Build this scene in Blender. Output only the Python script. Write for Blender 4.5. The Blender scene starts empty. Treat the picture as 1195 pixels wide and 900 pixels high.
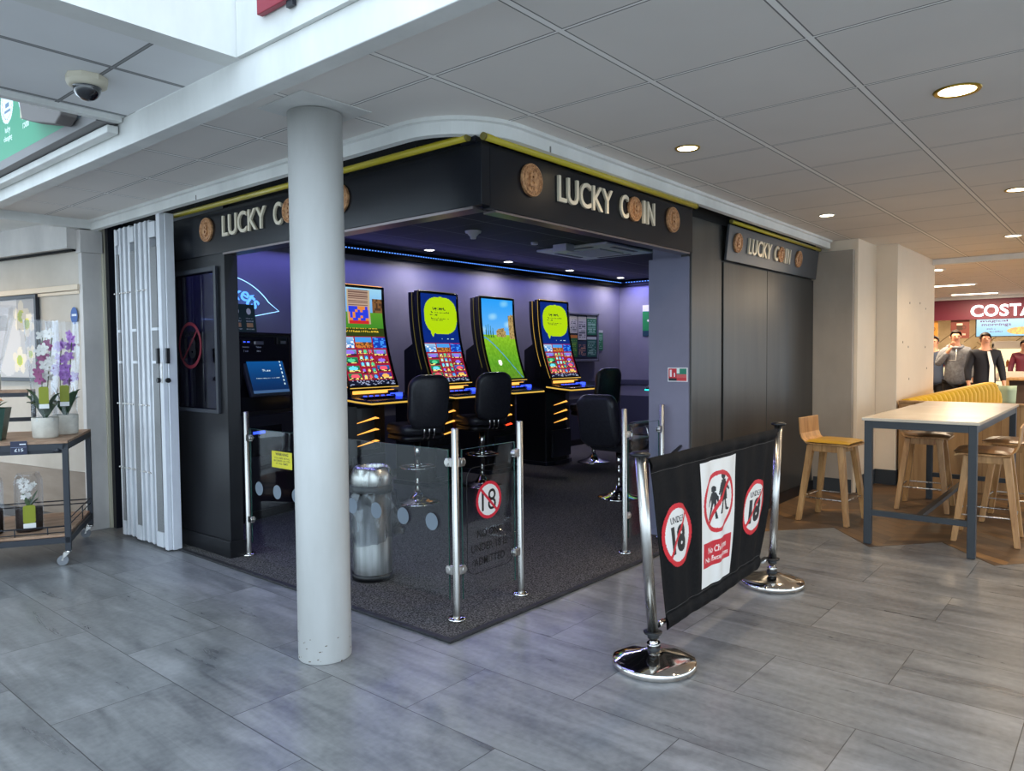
import bpy, bmesh, math, random
from math import sin, cos, pi, radians, sqrt
from mathutils import Vector, Matrix
from mathutils.bvhtree import BVHTree
random.seed(7)
S = bpy.context.scene
COL = S.collection

# ------------------------------------------------------------------ camera
YAW, PIT, ROL = radians(40.095), radians(2.3687), radians(0.5005)
F = Vector((cos(YAW)*cos(PIT), sin(YAW)*cos(PIT), -sin(PIT)))
RT = Vector((sin(YAW), -cos(YAW), 0)); DN = F.cross(RT)
rt = RT*cos(ROL) + DN*sin(ROL); dn = -RT*sin(ROL) + DN*cos(ROL)
cam = bpy.data.cameras.new('camera'); co = bpy.data.objects.new('camera', cam); COL.objects.link(co)
m = Matrix((rt, -dn, -F)).transposed().to_4x4(); m.translation = Vector((-2.50, -2.51, 1.40))
co.matrix_world = m
cam.sensor_width = 36; cam.lens = 862.73/1195*36; cam.clip_start = 0.02; cam.clip_end = 100
S.camera = co
# ------------------------------------------------------------------ world, exposure
W = bpy.data.worlds.new('daylight'); S.world = W; W.use_nodes = True
bg = W.node_tree.nodes['Background']; bg.inputs[0].default_value = (0.68, 0.84, 1.0, 1); bg.inputs[1].default_value = 3.3
S.view_settings.view_transform = 'Standard'; S.view_settings.look = 'None'
S.view_settings.exposure = 0.0; S.view_settings.gamma = 1; S.view_settings.use_curve_mapping = False
SHOP_LED = 44; SHOP_SPOT = 40; MALL_SPOT = 55; FAR_SPOT = 80; COSTA_LAMP = 75

# ------------------------------------------------------------------ materials
def lin(c):
    out = []
    for v in c[:3]:
        v = v/255.0
        out.append(v/12.92 if v <= .04045 else ((v+.055)/1.055)**2.4)
    return (*out, 1)
MATS = {}
def mat(name, col, rough=.5, metal=0, emit=None, es=0, spec=.5, trans=0, coat=0, alpha=1, ior=1.45):
    if name in MATS: return MATS[name]
    m = bpy.data.materials.new(name); m.use_nodes = True
    b = m.node_tree.nodes['Principled BSDF']
    b.inputs['Base Color'].default_value = lin(col); b.inputs['Roughness'].default_value = rough
    b.inputs['Metallic'].default_value = metal; b.inputs['Specular IOR Level'].default_value = spec
    b.inputs['IOR'].default_value = ior
    b.inputs['Transmission Weight'].default_value = trans; b.inputs['Coat Weight'].default_value = coat
    if emit: b.inputs['Emission Color'].default_value = lin(emit); b.inputs['Emission Strength'].default_value = es
    MATS[name] = m; return m
def nt(m): return m.node_tree.nodes, m.node_tree.links, m.node_tree.nodes['Principled BSDF']
def noisy(m, c1, c2, scale=(8, 8, 8), detail=5, lo=.35, hi=.65, bump=0, bscale=None, dist=0, rlo=None, rhi=None, rough=.6):
    """colour varies between two tints with object-space noise"""
    N, L, b = nt(m)
    tc = N.new('ShaderNodeTexCoord'); mp = N.new('ShaderNodeMapping'); mp.inputs['Scale'].default_value = scale
    no = N.new('ShaderNodeTexNoise'); no.inputs['Scale'].default_value = 1; no.inputs['Detail'].default_value = detail
    no.inputs['Roughness'].default_value = rough; no.inputs['Distortion'].default_value = dist
    rp = N.new('ShaderNodeValToRGB'); rp.color_ramp.elements[0].position = lo; rp.color_ramp.elements[1].position = hi
    rp.color_ramp.elements[0].color = lin(c1); rp.color_ramp.elements[1].color = lin(c2)
    L.new(tc.outputs['Object'], mp.inputs[0]); L.new(mp.outputs[0], no.inputs['Vector']); L.new(no.outputs['Fac'], rp.inputs[0])
    L.new(rp.outputs[0], b.inputs['Base Color'])
    if bump:
        bp = N.new('ShaderNodeBump'); bp.inputs['Strength'].default_value = bump; bp.inputs['Distance'].default_value = .002
        L.new(no.outputs['Fac'], bp.inputs['Height']); L.new(bp.outputs[0], b.inputs['Normal'])
    if rlo is not None:
        mr = N.new('ShaderNodeMapRange'); mr.inputs['To Min'].default_value = rlo; mr.inputs['To Max'].default_value = rhi
        L.new(no.outputs['Fac'], mr.inputs[0]); L.new(mr.outputs[0], b.inputs['Roughness'])
    return m

# grey vinyl planks, long side along Y, 0.475 x 0.95 m, half-bond
def plank_floor():
    m = mat('grey_vinyl_planks', (110, 112, 116), .3)
    N, L, b = nt(m)
    tc = N.new('ShaderNodeTexCoord')
    mp = N.new('ShaderNodeMapping'); mp.inputs['Rotation'].default_value = (0, 0, radians(90)); mp.inputs['Location'].default_value = (0.32, .58, 0)
    sx = N.new('ShaderNodeSeparateXYZ'); L.new(tc.outputs['Object'], sx.inputs[0])
    ax = N.new('ShaderNodeMath'); ax.operation = 'ADD'; ax.inputs[1].default_value = .32
    ay = N.new('ShaderNodeMath'); ay.operation = 'ADD'; ay.inputs[1].default_value = .1
    L.new(sx.outputs['Y'], ax.inputs[0]); L.new(sx.outputs['X'], ay.inputs[0])
    cx = N.new('ShaderNodeCombineXYZ'); L.new(ax.outputs[0], cx.inputs[0]); L.new(ay.outputs[0], cx.inputs[1])
    br = N.new('ShaderNodeTexBrick'); br.offset = .5; br.offset_frequency = 2; br.squash = 1
    br.inputs['Scale'].default_value = 1; br.inputs['Brick Width'].default_value = .95; br.inputs['Row Height'].default_value = .475
    br.inputs['Mortar Size'].default_value = .0022; br.inputs['Mortar Smooth'].default_value = .4
    br.inputs['Color1'].default_value = (0, 0, 0, 1); br.inputs['Color2'].default_value = (1, 1, 1, 1); br.inputs['Mortar'].default_value = (.5, .5, .5, 1)
    L.new(cx.outputs[0], br.inputs['Vector'])
    # streaks, shifted per plank
    ma = N.new('ShaderNodeVectorMath'); ma.operation = 'MULTIPLY_ADD'; ma.inputs[1].default_value = (37, 53, 11)
    L.new(br.outputs['Color'], ma.inputs[0]); L.new(tc.outputs['Object'], ma.inputs[2])
    mp2 = N.new('ShaderNodeMapping'); mp2.inputs['Scale'].default_value = (9.5, 1.3, 1); L.new(ma.outputs[0], mp2.inputs[0])
    n1 = N.new('ShaderNodeTexNoise'); n1.inputs['Scale'].default_value = 1; n1.inputs['Detail'].default_value = 8; n1.inputs['Roughness'].default_value = .62; n1.inputs['Distortion'].default_value = .7
    L.new(mp2.outputs[0], n1.inputs['Vector'])
    rp = N.new('ShaderNodeValToRGB'); e = rp.color_ramp.elements; e[0].position = .37; e[1].position = .65
    e[0].color = lin((90, 91, 94)); e[1].color = lin((146, 146, 148)); k = e.new(.5); k.color = lin((120, 121, 122))
    n2 = N.new('ShaderNodeTexNoise'); n2.inputs['Scale'].default_value = 34; n2.inputs['Detail'].default_value = 6; L.new(tc.outputs['Object'], n2.inputs['Vector'])
    n3 = N.new('ShaderNodeTexNoise'); n3.inputs['Scale'].default_value = 1; n3.inputs['Detail'].default_value = 7; n3.inputs['Distortion'].default_value = 1.2
    mp3 = N.new('ShaderNodeMapping'); mp3.inputs['Scale'].default_value = (4.4, 1.5, 1); L.new(ma.outputs[0], mp3.inputs[0]); L.new(mp3.outputs[0], n3.inputs['Vector'])
    m1_ = N.new('ShaderNodeMix'); m1_.inputs['Factor'].default_value = .28; L.new(n1.outputs['Fac'], m1_.inputs['A']); L.new(n2.outputs['Fac'], m1_.inputs['B'])
    m2_ = N.new('ShaderNodeMix'); m2_.inputs['Factor'].default_value = .38; L.new(m1_.outputs['Result'], m2_.inputs['A']); L.new(n3.outputs['Fac'], m2_.inputs['B'])
    L.new(m2_.outputs['Result'], rp.inputs[0])
    mx = N.new('ShaderNodeMix'); mx.data_type = 'RGBA'; mx.inputs['B'].default_value = lin((52, 52, 54))
    L.new(br.outputs['Fac'], mx.inputs['Factor']); L.new(rp.outputs[0], mx.inputs['A']); L.new(mx.outputs['Result'], b.inputs['Base Color'])
    mr = N.new('ShaderNodeMapRange'); mr.inputs['To Min'].default_value = .23; mr.inputs['To Max'].default_value = .36
    L.new(n1.outputs['Fac'], mr.inputs[0]); L.new(mr.outputs[0], b.inputs['Roughness'])
    bp = N.new('ShaderNodeBump'); bp.inputs['Strength'].default_value = .15; bp.inputs['Distance'].default_value = .002; bp.invert = True
    L.new(br.outputs['Fac'], bp.inputs['Height']); L.new(bp.outputs[0], b.inputs['Normal'])
    return m
def herring():
    m = mat('brown_herringbone', (110, 84, 60), .42)
    N, L, b = nt(m)
    tc = N.new('ShaderNodeTexCoord')
    # zig-zag: bands along Y; plank direction alternates
    sx = N.new('ShaderNodeSeparateXYZ'); L.new(tc.outputs['Object'], sx.inputs[0])
    def mth(op, a, bb=None):
        n = N.new('ShaderNodeMath'); n.operation = op
        for i, v in enumerate((a, bb)):
            if v is None: continue
            if isinstance(v, (int, float)): n.inputs[i].default_value = v
            else: L.new(v, n.inputs[i])
        return n.outputs[0]
    tri = mth('PINGPONG', sx.outputs['Y'], .38)
    v = mth('ADD', sx.outputs['X'], mth('MULTIPLY', tri, .75))
    row = mth('FLOOR', mth('DIVIDE', v, .12))
    band = mth('FLOOR', mth('DIVIDE', sx.outputs['Y'], .38))
    fr = mth('FRACT', mth('DIVIDE', v, .12))
    cb = N.new('ShaderNodeCombineXYZ'); L.new(row, cb.inputs[0]); L.new(band, cb.inputs[1])
    wn = N.new('ShaderNodeTexWhiteNoise'); wn.noise_dimensions = '2D'; L.new(cb.outputs[0], wn.inputs['Vector'])
    no = N.new('ShaderNodeTexNoise'); no.inputs['Scale'].default_value = 9; no.inputs['Detail'].default_value = 6; L.new(tc.outputs['Object'], no.inputs['Vector'])
    f = mth('ADD', mth('MULTIPLY', wn.outputs[0], .7), mth('MULTIPLY', no.outputs['Fac'], .45))
    rp = N.new('ShaderNodeValToRGB'); e = rp.color_ramp.elements; e[0].position = .1; e[1].position = 1
    e[0].color = lin((78, 62, 50)); e[1].color = lin((150, 112, 70)); k = e.new(.55); k.color = lin((104, 82, 62)); k = e.new(.82); k.color = lin((120, 92, 64))
    L.new(f, rp.inputs[0])
    g = mth('GREATER_THAN', fr, .96)
    mx = N.new('ShaderNodeMix'); mx.data_type = 'RGBA'; mx.inputs['B'].default_value = lin((50, 40, 34)); L.new(g, mx.inputs['Factor']); L.new(rp.outputs[0], mx.inputs['A'])
    L.new(mx.outputs['Result'], b.inputs['Base Color'])
    return m
def tiles(name, col, line, pitch=.63, ox=.22, oy=-.35, lw=.018, dots=True, dark=None):
    m = mat(name, col, .8)
    N, L, b = nt(m)
    tc = N.new('ShaderNodeTexCoord'); sx = N.new('ShaderNodeSeparateXYZ'); L.new(tc.outputs['Object'], sx.inputs[0])
    def mth(op, a, bb=None, c=None):
        n = N.new('ShaderNodeMath'); n.operation = op
        for i, v in enumerate((a, bb, c)):
            if v is None: continue
            if isinstance(v, (int, float)): n.inputs[i].default_value = v
            else: L.new(v, n.inputs[i])
        return n.outputs[0]
    dx = mth('PINGPONG', mth('SUBTRACT', sx.outputs['X'], ox), pitch/2); dy = mth('PINGPONG', mth('SUBTRACT', sx.outputs['Y'], oy), pitch/2)
    d = mth('MINIMUM', mth('ADD', dx, lw*.2), mth('SUBTRACT', dy, lw*.15))
    # distance .0 at a line
    bar = mth('LESS_THAN', d, lw*.5); shade_gap = mth('LESS_THAN', d, lw*.5+.0055)
    vo = N.new('ShaderNodeTexVoronoi'); vo.inputs['Scale'].default_value = 17; vo.inputs['Randomness'].default_value = .35; L.new(tc.outputs['Object'], vo.inputs['Vector'])
    dot = mth('LESS_THAN', vo.outputs['Distance'], .19)
    no = N.new('ShaderNodeTexNoise'); no.inputs['Scale'].default_value = 2.2; L.new(tc.outputs['Object'], no.inputs['Vector'])
    def mix(f, a, c):
        n = N.new('ShaderNodeMix'); n.data_type = 'RGBA'
        if isinstance(f, (int, float)): n.inputs['Factor'].default_value = f
        else: L.new(f, n.inputs['Factor'])
        for s, v in (('A', a), ('B', c)):
            if isinstance(v, tuple): n.inputs[s].default_value = v
            else: L.new(v, n.inputs[s])
        return n.outputs['Result']
    c0 = lin(col); c1 = lin(tuple(min(255, v*1.06) for v in col))
    base = mix(no.outputs['Fac'], c0, c1)
    if dots: base = mix(mth('MULTIPLY', dot, .9), base, lin((250, 250, 250)))
    base = mix(mth('MULTIPLY', shade_gap, .9), base, lin(dark or tuple(v*.45 for v in col)))  # dark edge along each bar is its shadow, painted into the tile colour
    base = mix(bar, base, lin(line))
    L.new(base, b.inputs['Base Color'])
    return m

M_FLOOR = plank_floor(); M_HERR = herring()
M_CEIL = tiles('mall_ceiling_tiles', (220, 215, 209), (246, 243, 238))
M_CEIL2 = tiles('plain_ceiling_panels', (222, 222, 222), (150, 150, 150), pitch=.6, ox=-1.18, oy=.74, lw=.012, dots=False)
M_SCEIL = tiles('black_shop_ceiling', (40, 41, 46), (104, 104, 110), pitch=.6, ox=.1, oy=.2, lw=.016, dots=False, dark=(8, 8, 8))
M_CARPET = noisy(mat('charcoal_carpet', (50, 50, 52), .95, spec=.1), (38, 37, 37), (120, 117, 115), (110, 110, 110), 3, .40, .70, bump=.6)
M_RUB = noisy(mat('black_rubber_edge', (36, 36, 38), .6), (30, 30, 32), (44, 44, 46), (20, 20, 20))
M_WHITE = noisy(mat('white_paint', (222, 222, 218), .5), (212, 212, 208), (228, 228, 224), (3, 3, 1.2))
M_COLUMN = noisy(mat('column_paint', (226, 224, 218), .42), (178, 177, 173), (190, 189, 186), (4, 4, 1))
M_CREAM = noisy(mat('cream_wall_paint', (226, 208, 182), .6), (226, 208, 184), (232, 214, 190), (2, 2, 2))
M_GREYWALL = noisy(mat('taupe_panel_paint', (160, 148, 134), .5), (152, 141, 128), (166, 154, 140), (2, 2, 1))
M_PILL = noisy(mat('pale_pillar_paint', (205, 200, 196), .55), (192, 188, 184), (212, 207, 202), (3, 3, 1.5))
M_FLWALL = noisy(mat('flower_shop_wall', (200, 190, 176), .6), (192, 182, 168), (206, 196, 183), (2, 2, 2))
M_FLWALL2 = noisy(mat('flower_shop_dado', (150, 134, 118), .6), (140, 124, 108), (156, 140, 124), (2, 2, 8))
M_PURPLE = noisy(mat('lilac_shop_wall', (122, 120, 150), .6), (120, 119, 138), (130, 129, 148), (1.5, 1.5, 1.5))
M_DADO = mat('slate_dado', (62, 64, 84), .55)
M_BLACK = noisy(mat('black_laminate', (26, 27, 30), .35, spec=.35), (15, 16, 19), (26, 26, 29), (5, 5, 1.2), rlo=.28, rhi=.45)
M_BLACK2 = noisy(mat('brushed_black_panel', (44, 43, 42), .38), (36, 35, 34), (68, 66, 62), (9, 9, .7), detail=7, lo=.3, hi=.75, rlo=.26, rhi=.42)
M_NAVY = mat('blue_black_frame', (18, 20, 30), .4)
M_SIGN = noisy(mat('sign_panel_gloss', (28, 29, 33), .25, spec=.35), (10, 13, 20), (15, 18, 25), (2, 2, 2), rlo=.2, rhi=.3)
M_SIGNGREY = noisy(mat('sign_panel_satin', (66, 68, 72), .3), (60, 62, 66), (74, 75, 78), (2, 2, 2), rlo=.25, rhi=.38)
M_LETTER = mat('letter_beige', (214, 202, 178), .45)
M_COIN = noisy(mat('bronze_coin', (150, 98, 62), .38, .3), (150, 102, 66), (214, 164, 116), (60, 60, 60), bump=.5)
M_TUBE = mat('yellow_tube', (186, 168, 44), .3)
M_STEEL = noisy(mat('brushed_steel', (196, 192, 186), .28, 1), (176, 172, 166), (206, 202, 196), (30, 30, 1), rlo=.2, rhi=.36)
M_CHROME = mat('polished_chrome', (220, 216, 210), .08, 1)
M_ALU = mat('aluminium', (190, 190, 192), .3, 1)
M_VOID = mat('matt_black', (8, 8, 9), .9)
M_PLAST = mat('black_plastic', (18, 18, 20), .35)
M_LEATH = noisy(mat('black_vinyl_upholstery', (22, 22, 26), .38), (30, 30, 35), (42, 42, 47), (40, 40, 40), bump=.15)
M_SHUT = noisy(mat('shutter_white', (214, 216, 220), .4), (202, 204, 208), (220, 222, 226), (6, 6, 2))
M_MESH = mat('perforated_shutter', (150, 150, 150), .5)
M_OAK = noisy(mat('light_oak', (186, 146, 98), .45), (154, 108, 60), (198, 152, 98), (22, 22, 2.2), detail=6, dist=.6)
M_OAKP = noisy(mat('oak_panel', (176, 134, 88), .45), (156, 116, 72), (186, 146, 98), (10, 10, 1.2), detail=6)
M_OAKTOP = noisy(mat('trolley_wood', (164, 130, 104), .5), (140, 108, 84), (176, 142, 116), (3, 20, 20), detail=5)
M_MUST = mat('mustard_vinyl', (176, 136, 44), .32)
M_BROWNV = mat('brown_vinyl', (128, 96, 66), .32)
M_YELL = mat('yellow_upholstery', (222, 176, 34), .6)
M_SLATE = mat('slate_blue_metal', (50, 54, 58), .42)
M_TOP = noisy(mat('pale_table_top', (206, 192, 172), .22), (198, 184, 164), (212, 198, 178), (2, 2, 2))
M_IRON = mat('dark_iron', (44, 47, 54), .45)
M_POT = noisy(mat('stoneware_pot', (206, 200, 188), .6), (196, 190, 178), (214, 208, 196), (12, 12, 12))
M_LEAF = noisy(mat('orchid_leaf', (44, 78, 48), .35), (32, 60, 38), (60, 98, 58), (14, 14, 14))
M_FOL = noisy(mat('foliage', (60, 92, 44), .5), (40, 70, 34), (90, 120, 60), (25, 25, 25))
M_STEM = mat('plant_stem', (96, 104, 62), .5)
M_VIOLET = noisy(mat('violet_petal', (178, 112, 200), .5), (150, 84, 180), (205, 150, 220), (30, 30, 30))
M_MAG = mat('magenta_petal', (150, 46, 110), .5)
M_WPET = mat('white_petal', (238, 232, 222), .5)
M_PEACH = mat('peach_petal', (240, 184, 140), .5)
M_LIME = mat('lime_label', (140, 146, 34), .5)
M_PAPER = mat('white_card', (235, 235, 232), .6)
M_SOIL = mat('dark_soil', (52, 38, 32), .9)
M_RED = mat('red_print', (200, 34, 48), .5)
M_FIRE = mat('extinguisher_red', (190, 24, 24), .3)
M_GREEN = mat('green_print', (24, 120, 70), .5)
M_DGREEN = mat('deep_green_wrap', (22, 58, 46), .35)
M_GOLD = mat('gold_print', (196, 160, 70), .4)
M_INK = mat('black_ink', (14, 14, 14), .5)
M_DOT = mat('frosted_dot', (112, 122, 132), .5)
M_PALEGREEN = mat('sage_chair', (140, 158, 134), .55)
M_SKIN = mat('skin', (206, 150, 122), .5)
M_HAIR = mat('dark_hair', (46, 34, 28), .6)
M_GREYKNIT = noisy(mat('grey_fleece', (128, 130, 136), .85), (112, 114, 120), (140, 142, 148), (30, 30, 30))
M_NAVYKNIT = mat('navy_coat', (24, 26, 36), .8)
M_DENIM = mat('blue_grey_jacket', (62, 72, 92), .8)
M_TROUS = mat('black_trousers', (20, 20, 24), .8)
M_MAROON = mat('maroon_fascia', (104, 30, 50), .45)
M_COUNTER = mat('counter_white', (216, 206, 192), .4)
def emis(name, col, s):
    return mat(name, (0, 0, 0), .5, emit=col, es=s)
M_LEDB = emis('led_blue', (90, 150, 255), 2.2)
M_LAMP = emis('lamp_disc_warm', (255, 236, 196), 14)
M_LAMPC = emis('lamp_disc_white', (255, 248, 236), 14)
M_STRIP = emis('strip_lamp', (255, 236, 205), 9)
M_ORNG = emis('amber_edge_light', (255, 176, 76), 1.7)
M_GOLDL = emis('gold_edge_light', (255, 206, 90), .8)
M_RAINB = emis('greenish_edge_light', (190, 176, 80), .3)
M_TEAL = emis('teal_edge_light', (30, 225, 205), 2.2)
M_REDL = emis('red_edge_light', (255, 60, 30), 3)
M_BLUEL = emis('blue_button_light', (50, 80, 255), 2.5)
M_NEON = emis('neon_blue_white', (150, 205, 255), 2.2)
M_COSTAL = emis('lit_letters', (255, 250, 244), 3.2)
M_CASE = emis('display_case_light', (255, 226, 176), 1.6)

def glass_mat(name, tint=(235, 245, 243), refl=.9, base=.04, gain=.35):
    if name in MATS: return MATS[name]
    m = bpy.data.materials.new(name); m.use_nodes = True; N = m.node_tree.nodes; L = m.node_tree.links
    N.remove(N['Principled BSDF']); out = N['Material Output']
    tr = N.new('ShaderNodeBsdfTransparent'); tr.inputs[0].default_value = lin(tint)
    gl = N.new('ShaderNodeBsdfGlossy'); gl.inputs[0].default_value = (refl, refl, refl, 1); gl.inputs['Roughness'].default_value = .03
    lw = N.new('ShaderNodeLayerWeight'); lw.inputs[0].default_value = .35
    ml = N.new('ShaderNodeMath'); ml.operation = 'MULTIPLY_ADD'; ml.inputs[1].default_value = gain; ml.inputs[2].default_value = base
    mx = N.new('ShaderNodeMixShader')
    L.new(lw.outputs['Fresnel'], ml.inputs[0]); L.new(ml.outputs[0], mx.inputs[0]); L.new(tr.outputs[0], mx.inputs[1]); L.new(gl.outputs[0], mx.inputs[2]); L.new(mx.outputs[0], out.inputs[0])
    MATS[name] = m; return m
M_GLASS = glass_mat('clear_glass', (250, 252, 252), base=.008, gain=.06); M_CELLO = glass_mat('cellophane', (244, 245, 247), base=.03, gain=.22)
M_TINT = glass_mat('tinted_window', (150, 148, 170), base=.05)
M_BAG = glass_mat('clear_bin_liner', (214, 216, 220), base=.05, gain=.35)
M_EDGE = mat('glass_edge_green', (40, 74, 66), .2)
def attr_mat(name, emissive, s=1, rough=.5):
    if name in MATS: return MATS[name]
    m = bpy.data.materials.new(name); m.use_nodes = True; N, L, b = nt(m)
    a = N.new('ShaderNodeAttribute'); a.attribute_name = 'Col'
    if emissive:
        b.inputs['Base Color'].default_value = (.01, .01, .01, 1); b.inputs['Roughness'].default_value = .15
        L.new(a.outputs['Color'], b.inputs['Emission Color']); b.inputs['Emission Strength'].default_value = s
    else:
        L.new(a.outputs['Color'], b.inputs['Base Color']); b.inputs['Roughness'].default_value = rough
    MATS[name] = m; return m
M_SCREEN = attr_mat('lit_screen', True, 1.15); M_PRINT = attr_mat('printed_sheet', False)
M_MENU = attr_mat('menu_screen', True, 1.3); M_BACKLIT = attr_mat('backlit_sign', True, .9)

# ------------------------------------------------------------------ mesh builder
class MB:
    def __init__(s): s.v = []; s.f = []; s.mi = []; s.sm = []; s.T = None
    def add(s, vs, fs, mi=0, smooth=False):
        o = len(s.v)
        for p in vs:
            p = Vector(p); s.v.append(s.T @ p if s.T else p)
        for f in fs: s.f.append([i+o for i in f]); s.mi.append(mi); s.sm.append(smooth)
        return s
    def box(s, x0, y0, z0, x1, y1, z1, mi=0):
        return s.add([(x0,y0,z0),(x1,y0,z0),(x1,y1,z0),(x0,y1,z0),(x0,y0,z1),(x1,y0,z1),(x1,y1,z1),(x0,y1,z1)],
            [(0,3,2,1),(4,5,6,7),(0,1,5,4),(1,2,6,5),(2,3,7,6),(3,0,4,7)], mi)
    def frame_of(s, d):
        d = Vector(d).normalized(); a = Vector((0,0,1)) if abs(d.z) < .9 else Vector((1,0,0))
        u = d.cross(a).normalized(); return u, d.cross(u).normalized()
    def cyl(s, p0, p1, r0, r1=None, n=16, mi=0, cap=True, smooth=True):
        r1 = r0 if r1 is None else r1; p0 = Vector(p0); p1 = Vector(p1); u, w = s.frame_of(p1-p0)
        vs = [p0+(u*cos(2*pi*k/n)+w*sin(2*pi*k/n))*r0 for k in range(n)]+[p1+(u*cos(2*pi*k/n)+w*sin(2*pi*k/n))*r1 for k in range(n)]
        s.add(vs, [(k,(k+1)%n,n+(k+1)%n,n+k) for k in range(n)], mi, smooth)
        if cap: s.add(vs, [list(range(n-1,-1,-1)), list(range(n,2*n))], mi)
        return s
    def tube(s, pts, r, n=8, mi=0, closed=False, radii=None):
        pts = [Vector(p) for p in pts]; k = len(pts); vs = []; pu = None
        for i, p in enumerate(pts):
            if closed: d = pts[(i+1)%k]-pts[i-1]
            else: d = pts[min(i+1,k-1)]-pts[max(i-1,0)]
            d.normalize()
            if pu is None: u, w = s.frame_of(d)
            else:
                u = (pu-d*pu.dot(d)).normalized(); w = d.cross(u)
            pu = u; rr = radii[i] if radii else r
            vs += [p+(u*cos(2*pi*j/n)+w*sin(2*pi*j/n))*rr for j in range(n)]
        fs = []
        for i in range(k if closed else k-1):
            a = i*n; b = ((i+1)%k)*n
            fs += [(a+j,a+(j+1)%n,b+(j+1)%n,b+j) for j in range(n)]
        s.add(vs, fs, mi, True)
        if not closed: s.add(vs, [list(range(n-1,-1,-1)), list(range((k-1)*n,k*n))], mi)
        return s
    def lathe(s, prof, c=(0,0,0), n=32, mi=0):
        vs = []; c = Vector(c)
        for r, z in prof: vs += [c+Vector((max(r,1e-5)*cos(2*pi*k/n), max(r,1e-5)*sin(2*pi*k/n), z)) for k in range(n)]
        fs = []
        for i in range(len(prof)-1):
            a = i*n; fs += [(a+k,a+(k+1)%n,a+n+(k+1)%n,a+n+k) for k in range(n)]
        return s.add(vs, fs, mi, True)
    def prism(s, poly, h0, h1, plane='xy', mi=0, smooth=False):
        n = len(poly)
        def P(a, b, h): return {'xy': (a,b,h), 'xz': (a,h,b), 'yz': (h,a,b)}[plane]
        vs = [P(a,b,h0) for a,b in poly]+[P(a,b,h1) for a,b in poly]
        s.add(vs, [(k,(k+1)%n,n+(k+1)%n,n+k) for k in range(n)], mi, smooth)
        return s.add(vs, [list(range(n-1,-1,-1)), list(range(n,2*n))], mi)
    def ball(s, c, r, n=12, m=8, mi=0, sc=(1,1,1)):
        c = Vector(c); vs = []
        for i in range(m+1):
            t = pi*i/m
            for k in range(n): vs.append(c+Vector((r*sc[0]*sin(t)*cos(2*pi*k/n), r*sc[1]*sin(t)*sin(2*pi*k/n), r*sc[2]*cos(t))))
        fs = [(i*n+k, i*n+(k+1)%n, (i+1)*n+(k+1)%n, (i+1)*n+k) for i in range(m) for k in range(n)]
        return s.add(vs, fs, mi, True)
    def text(s, body, Mx, w=None, h=None, ext=.0, bold=0, mi=0, center=False):
        v, f = text_geo(body, w, h, ext, bold, center)
        return s.add([Mx @ p for p in v], f, mi)
    def build(s, name, mats, parent=None, bevel=0, local=False, recalc=True, seg=2):
        me = bpy.data.meshes.new(name)
        vs = s.v
        if parent is not None and not local:
            inv = (Matrix.Translation(parent.location) @ parent.rotation_euler.to_matrix().to_4x4()).inverted()
            if parent.parent is not None:
                gp = parent.parent; inv = inv @ (Matrix.Translation(gp.location) @ gp.rotation_euler.to_matrix().to_4x4()).inverted()
            vs = [inv @ p for p in vs]
        me.from_pydata([tuple(p) for p in vs], [], s.f)
        for p, a, b in zip(me.polygons, s.mi, s.sm): p.material_index = a; p.use_smooth = b
        bm = bmesh.new(); bm.from_mesh(me); bmesh.ops.remove_doubles(bm, verts=bm.verts, dist=1e-5)
        if recalc: bmesh.ops.recalc_face_normals(bm, faces=bm.faces)
        bm.to_mesh(me); bm.free()
        for mm in (mats if isinstance(mats, (list, tuple)) else [mats]): me.materials.append(mm)
        o = bpy.data.objects.new(name, me); COL.objects.link(o)
        if parent is not None: o.parent = parent
        if bevel:
            b = o.modifiers.new('bevel', 'BEVEL'); b.width = bevel; b.segments = seg; b.limit_method = 'ANGLE'; b.angle_limit = radians(40)
            b.harden_normals = False
        return o
def pieces(mb):
    """one builder per connected piece"""
    key = {}; par = {}
    def find(a):
        while par[a] != a: par[a] = par[par[a]]; a = par[a]
        return a
    ids = []
    for p in mb.v:
        k = (round(p.x, 5), round(p.y, 5), round(p.z, 5)); i = key.setdefault(k, len(key)); ids.append(i); par.setdefault(i, i)
    for f in mb.f:
        for q in f[1:]: par[find(ids[f[0]])] = find(ids[q])
    out = {}
    for f, a, c in zip(mb.f, mb.mi, mb.sm): out.setdefault(find(ids[f[0]]), []).append((f, a, c))
    res = []
    for fl in out.values():
        n = MB(); used = {}
        for f, a, c in fl:
            g = []
            for q in f:
                if q not in used: used[q] = len(n.v); n.v.append(mb.v[q])
                g.append(used[q])
            n.f.append(g); n.mi.append(a); n.sm.append(c)
        res.append(n)
    return res
_tc = {}
def text_geo(body, w=None, h=None, ext=0, bold=0, center=False):
    key = (body, ext, bold)
    if key not in _tc:
        cu = bpy.data.curves.new('t', 'FONT'); cu.body = body; cu.size = 1; cu.offset = bold; cu.resolution_u = 4; cu.extrude = .05 if ext else 0
        o = bpy.data.objects.new('t', cu); COL.objects.link(o)
        dg = bpy.context.evaluated_depsgraph_get(); me = bpy.data.meshes.new_from_object(o.evaluated_get(dg))
        _tc[key] = ([v.co.copy() for v in me.vertices], [list(p.vertices) for p in me.polygons])
        bpy.data.objects.remove(o); bpy.data.curves.remove(cu); bpy.data.meshes.remove(me)
    v, f = _tc[key]
    x0 = min(p.x for p in v); x1 = max(p.x for p in v); y0 = min(p.y for p in v); y1 = max(p.y for p in v)
    sx = w/(x1-x0) if w else None; sy = h/(y1-y0) if h else None
    if sx is None: sx = sy or 1
    if sy is None: sy = sx
    cx = (x1+x0)/2 if center else x0; cy = (y1+y0)/2 if center else y0
    return [Vector(((p.x-cx)*sx, (p.y-cy)*sy, (p.z/.05+1)*.5*ext if ext else 0)) for p in v], f
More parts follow.
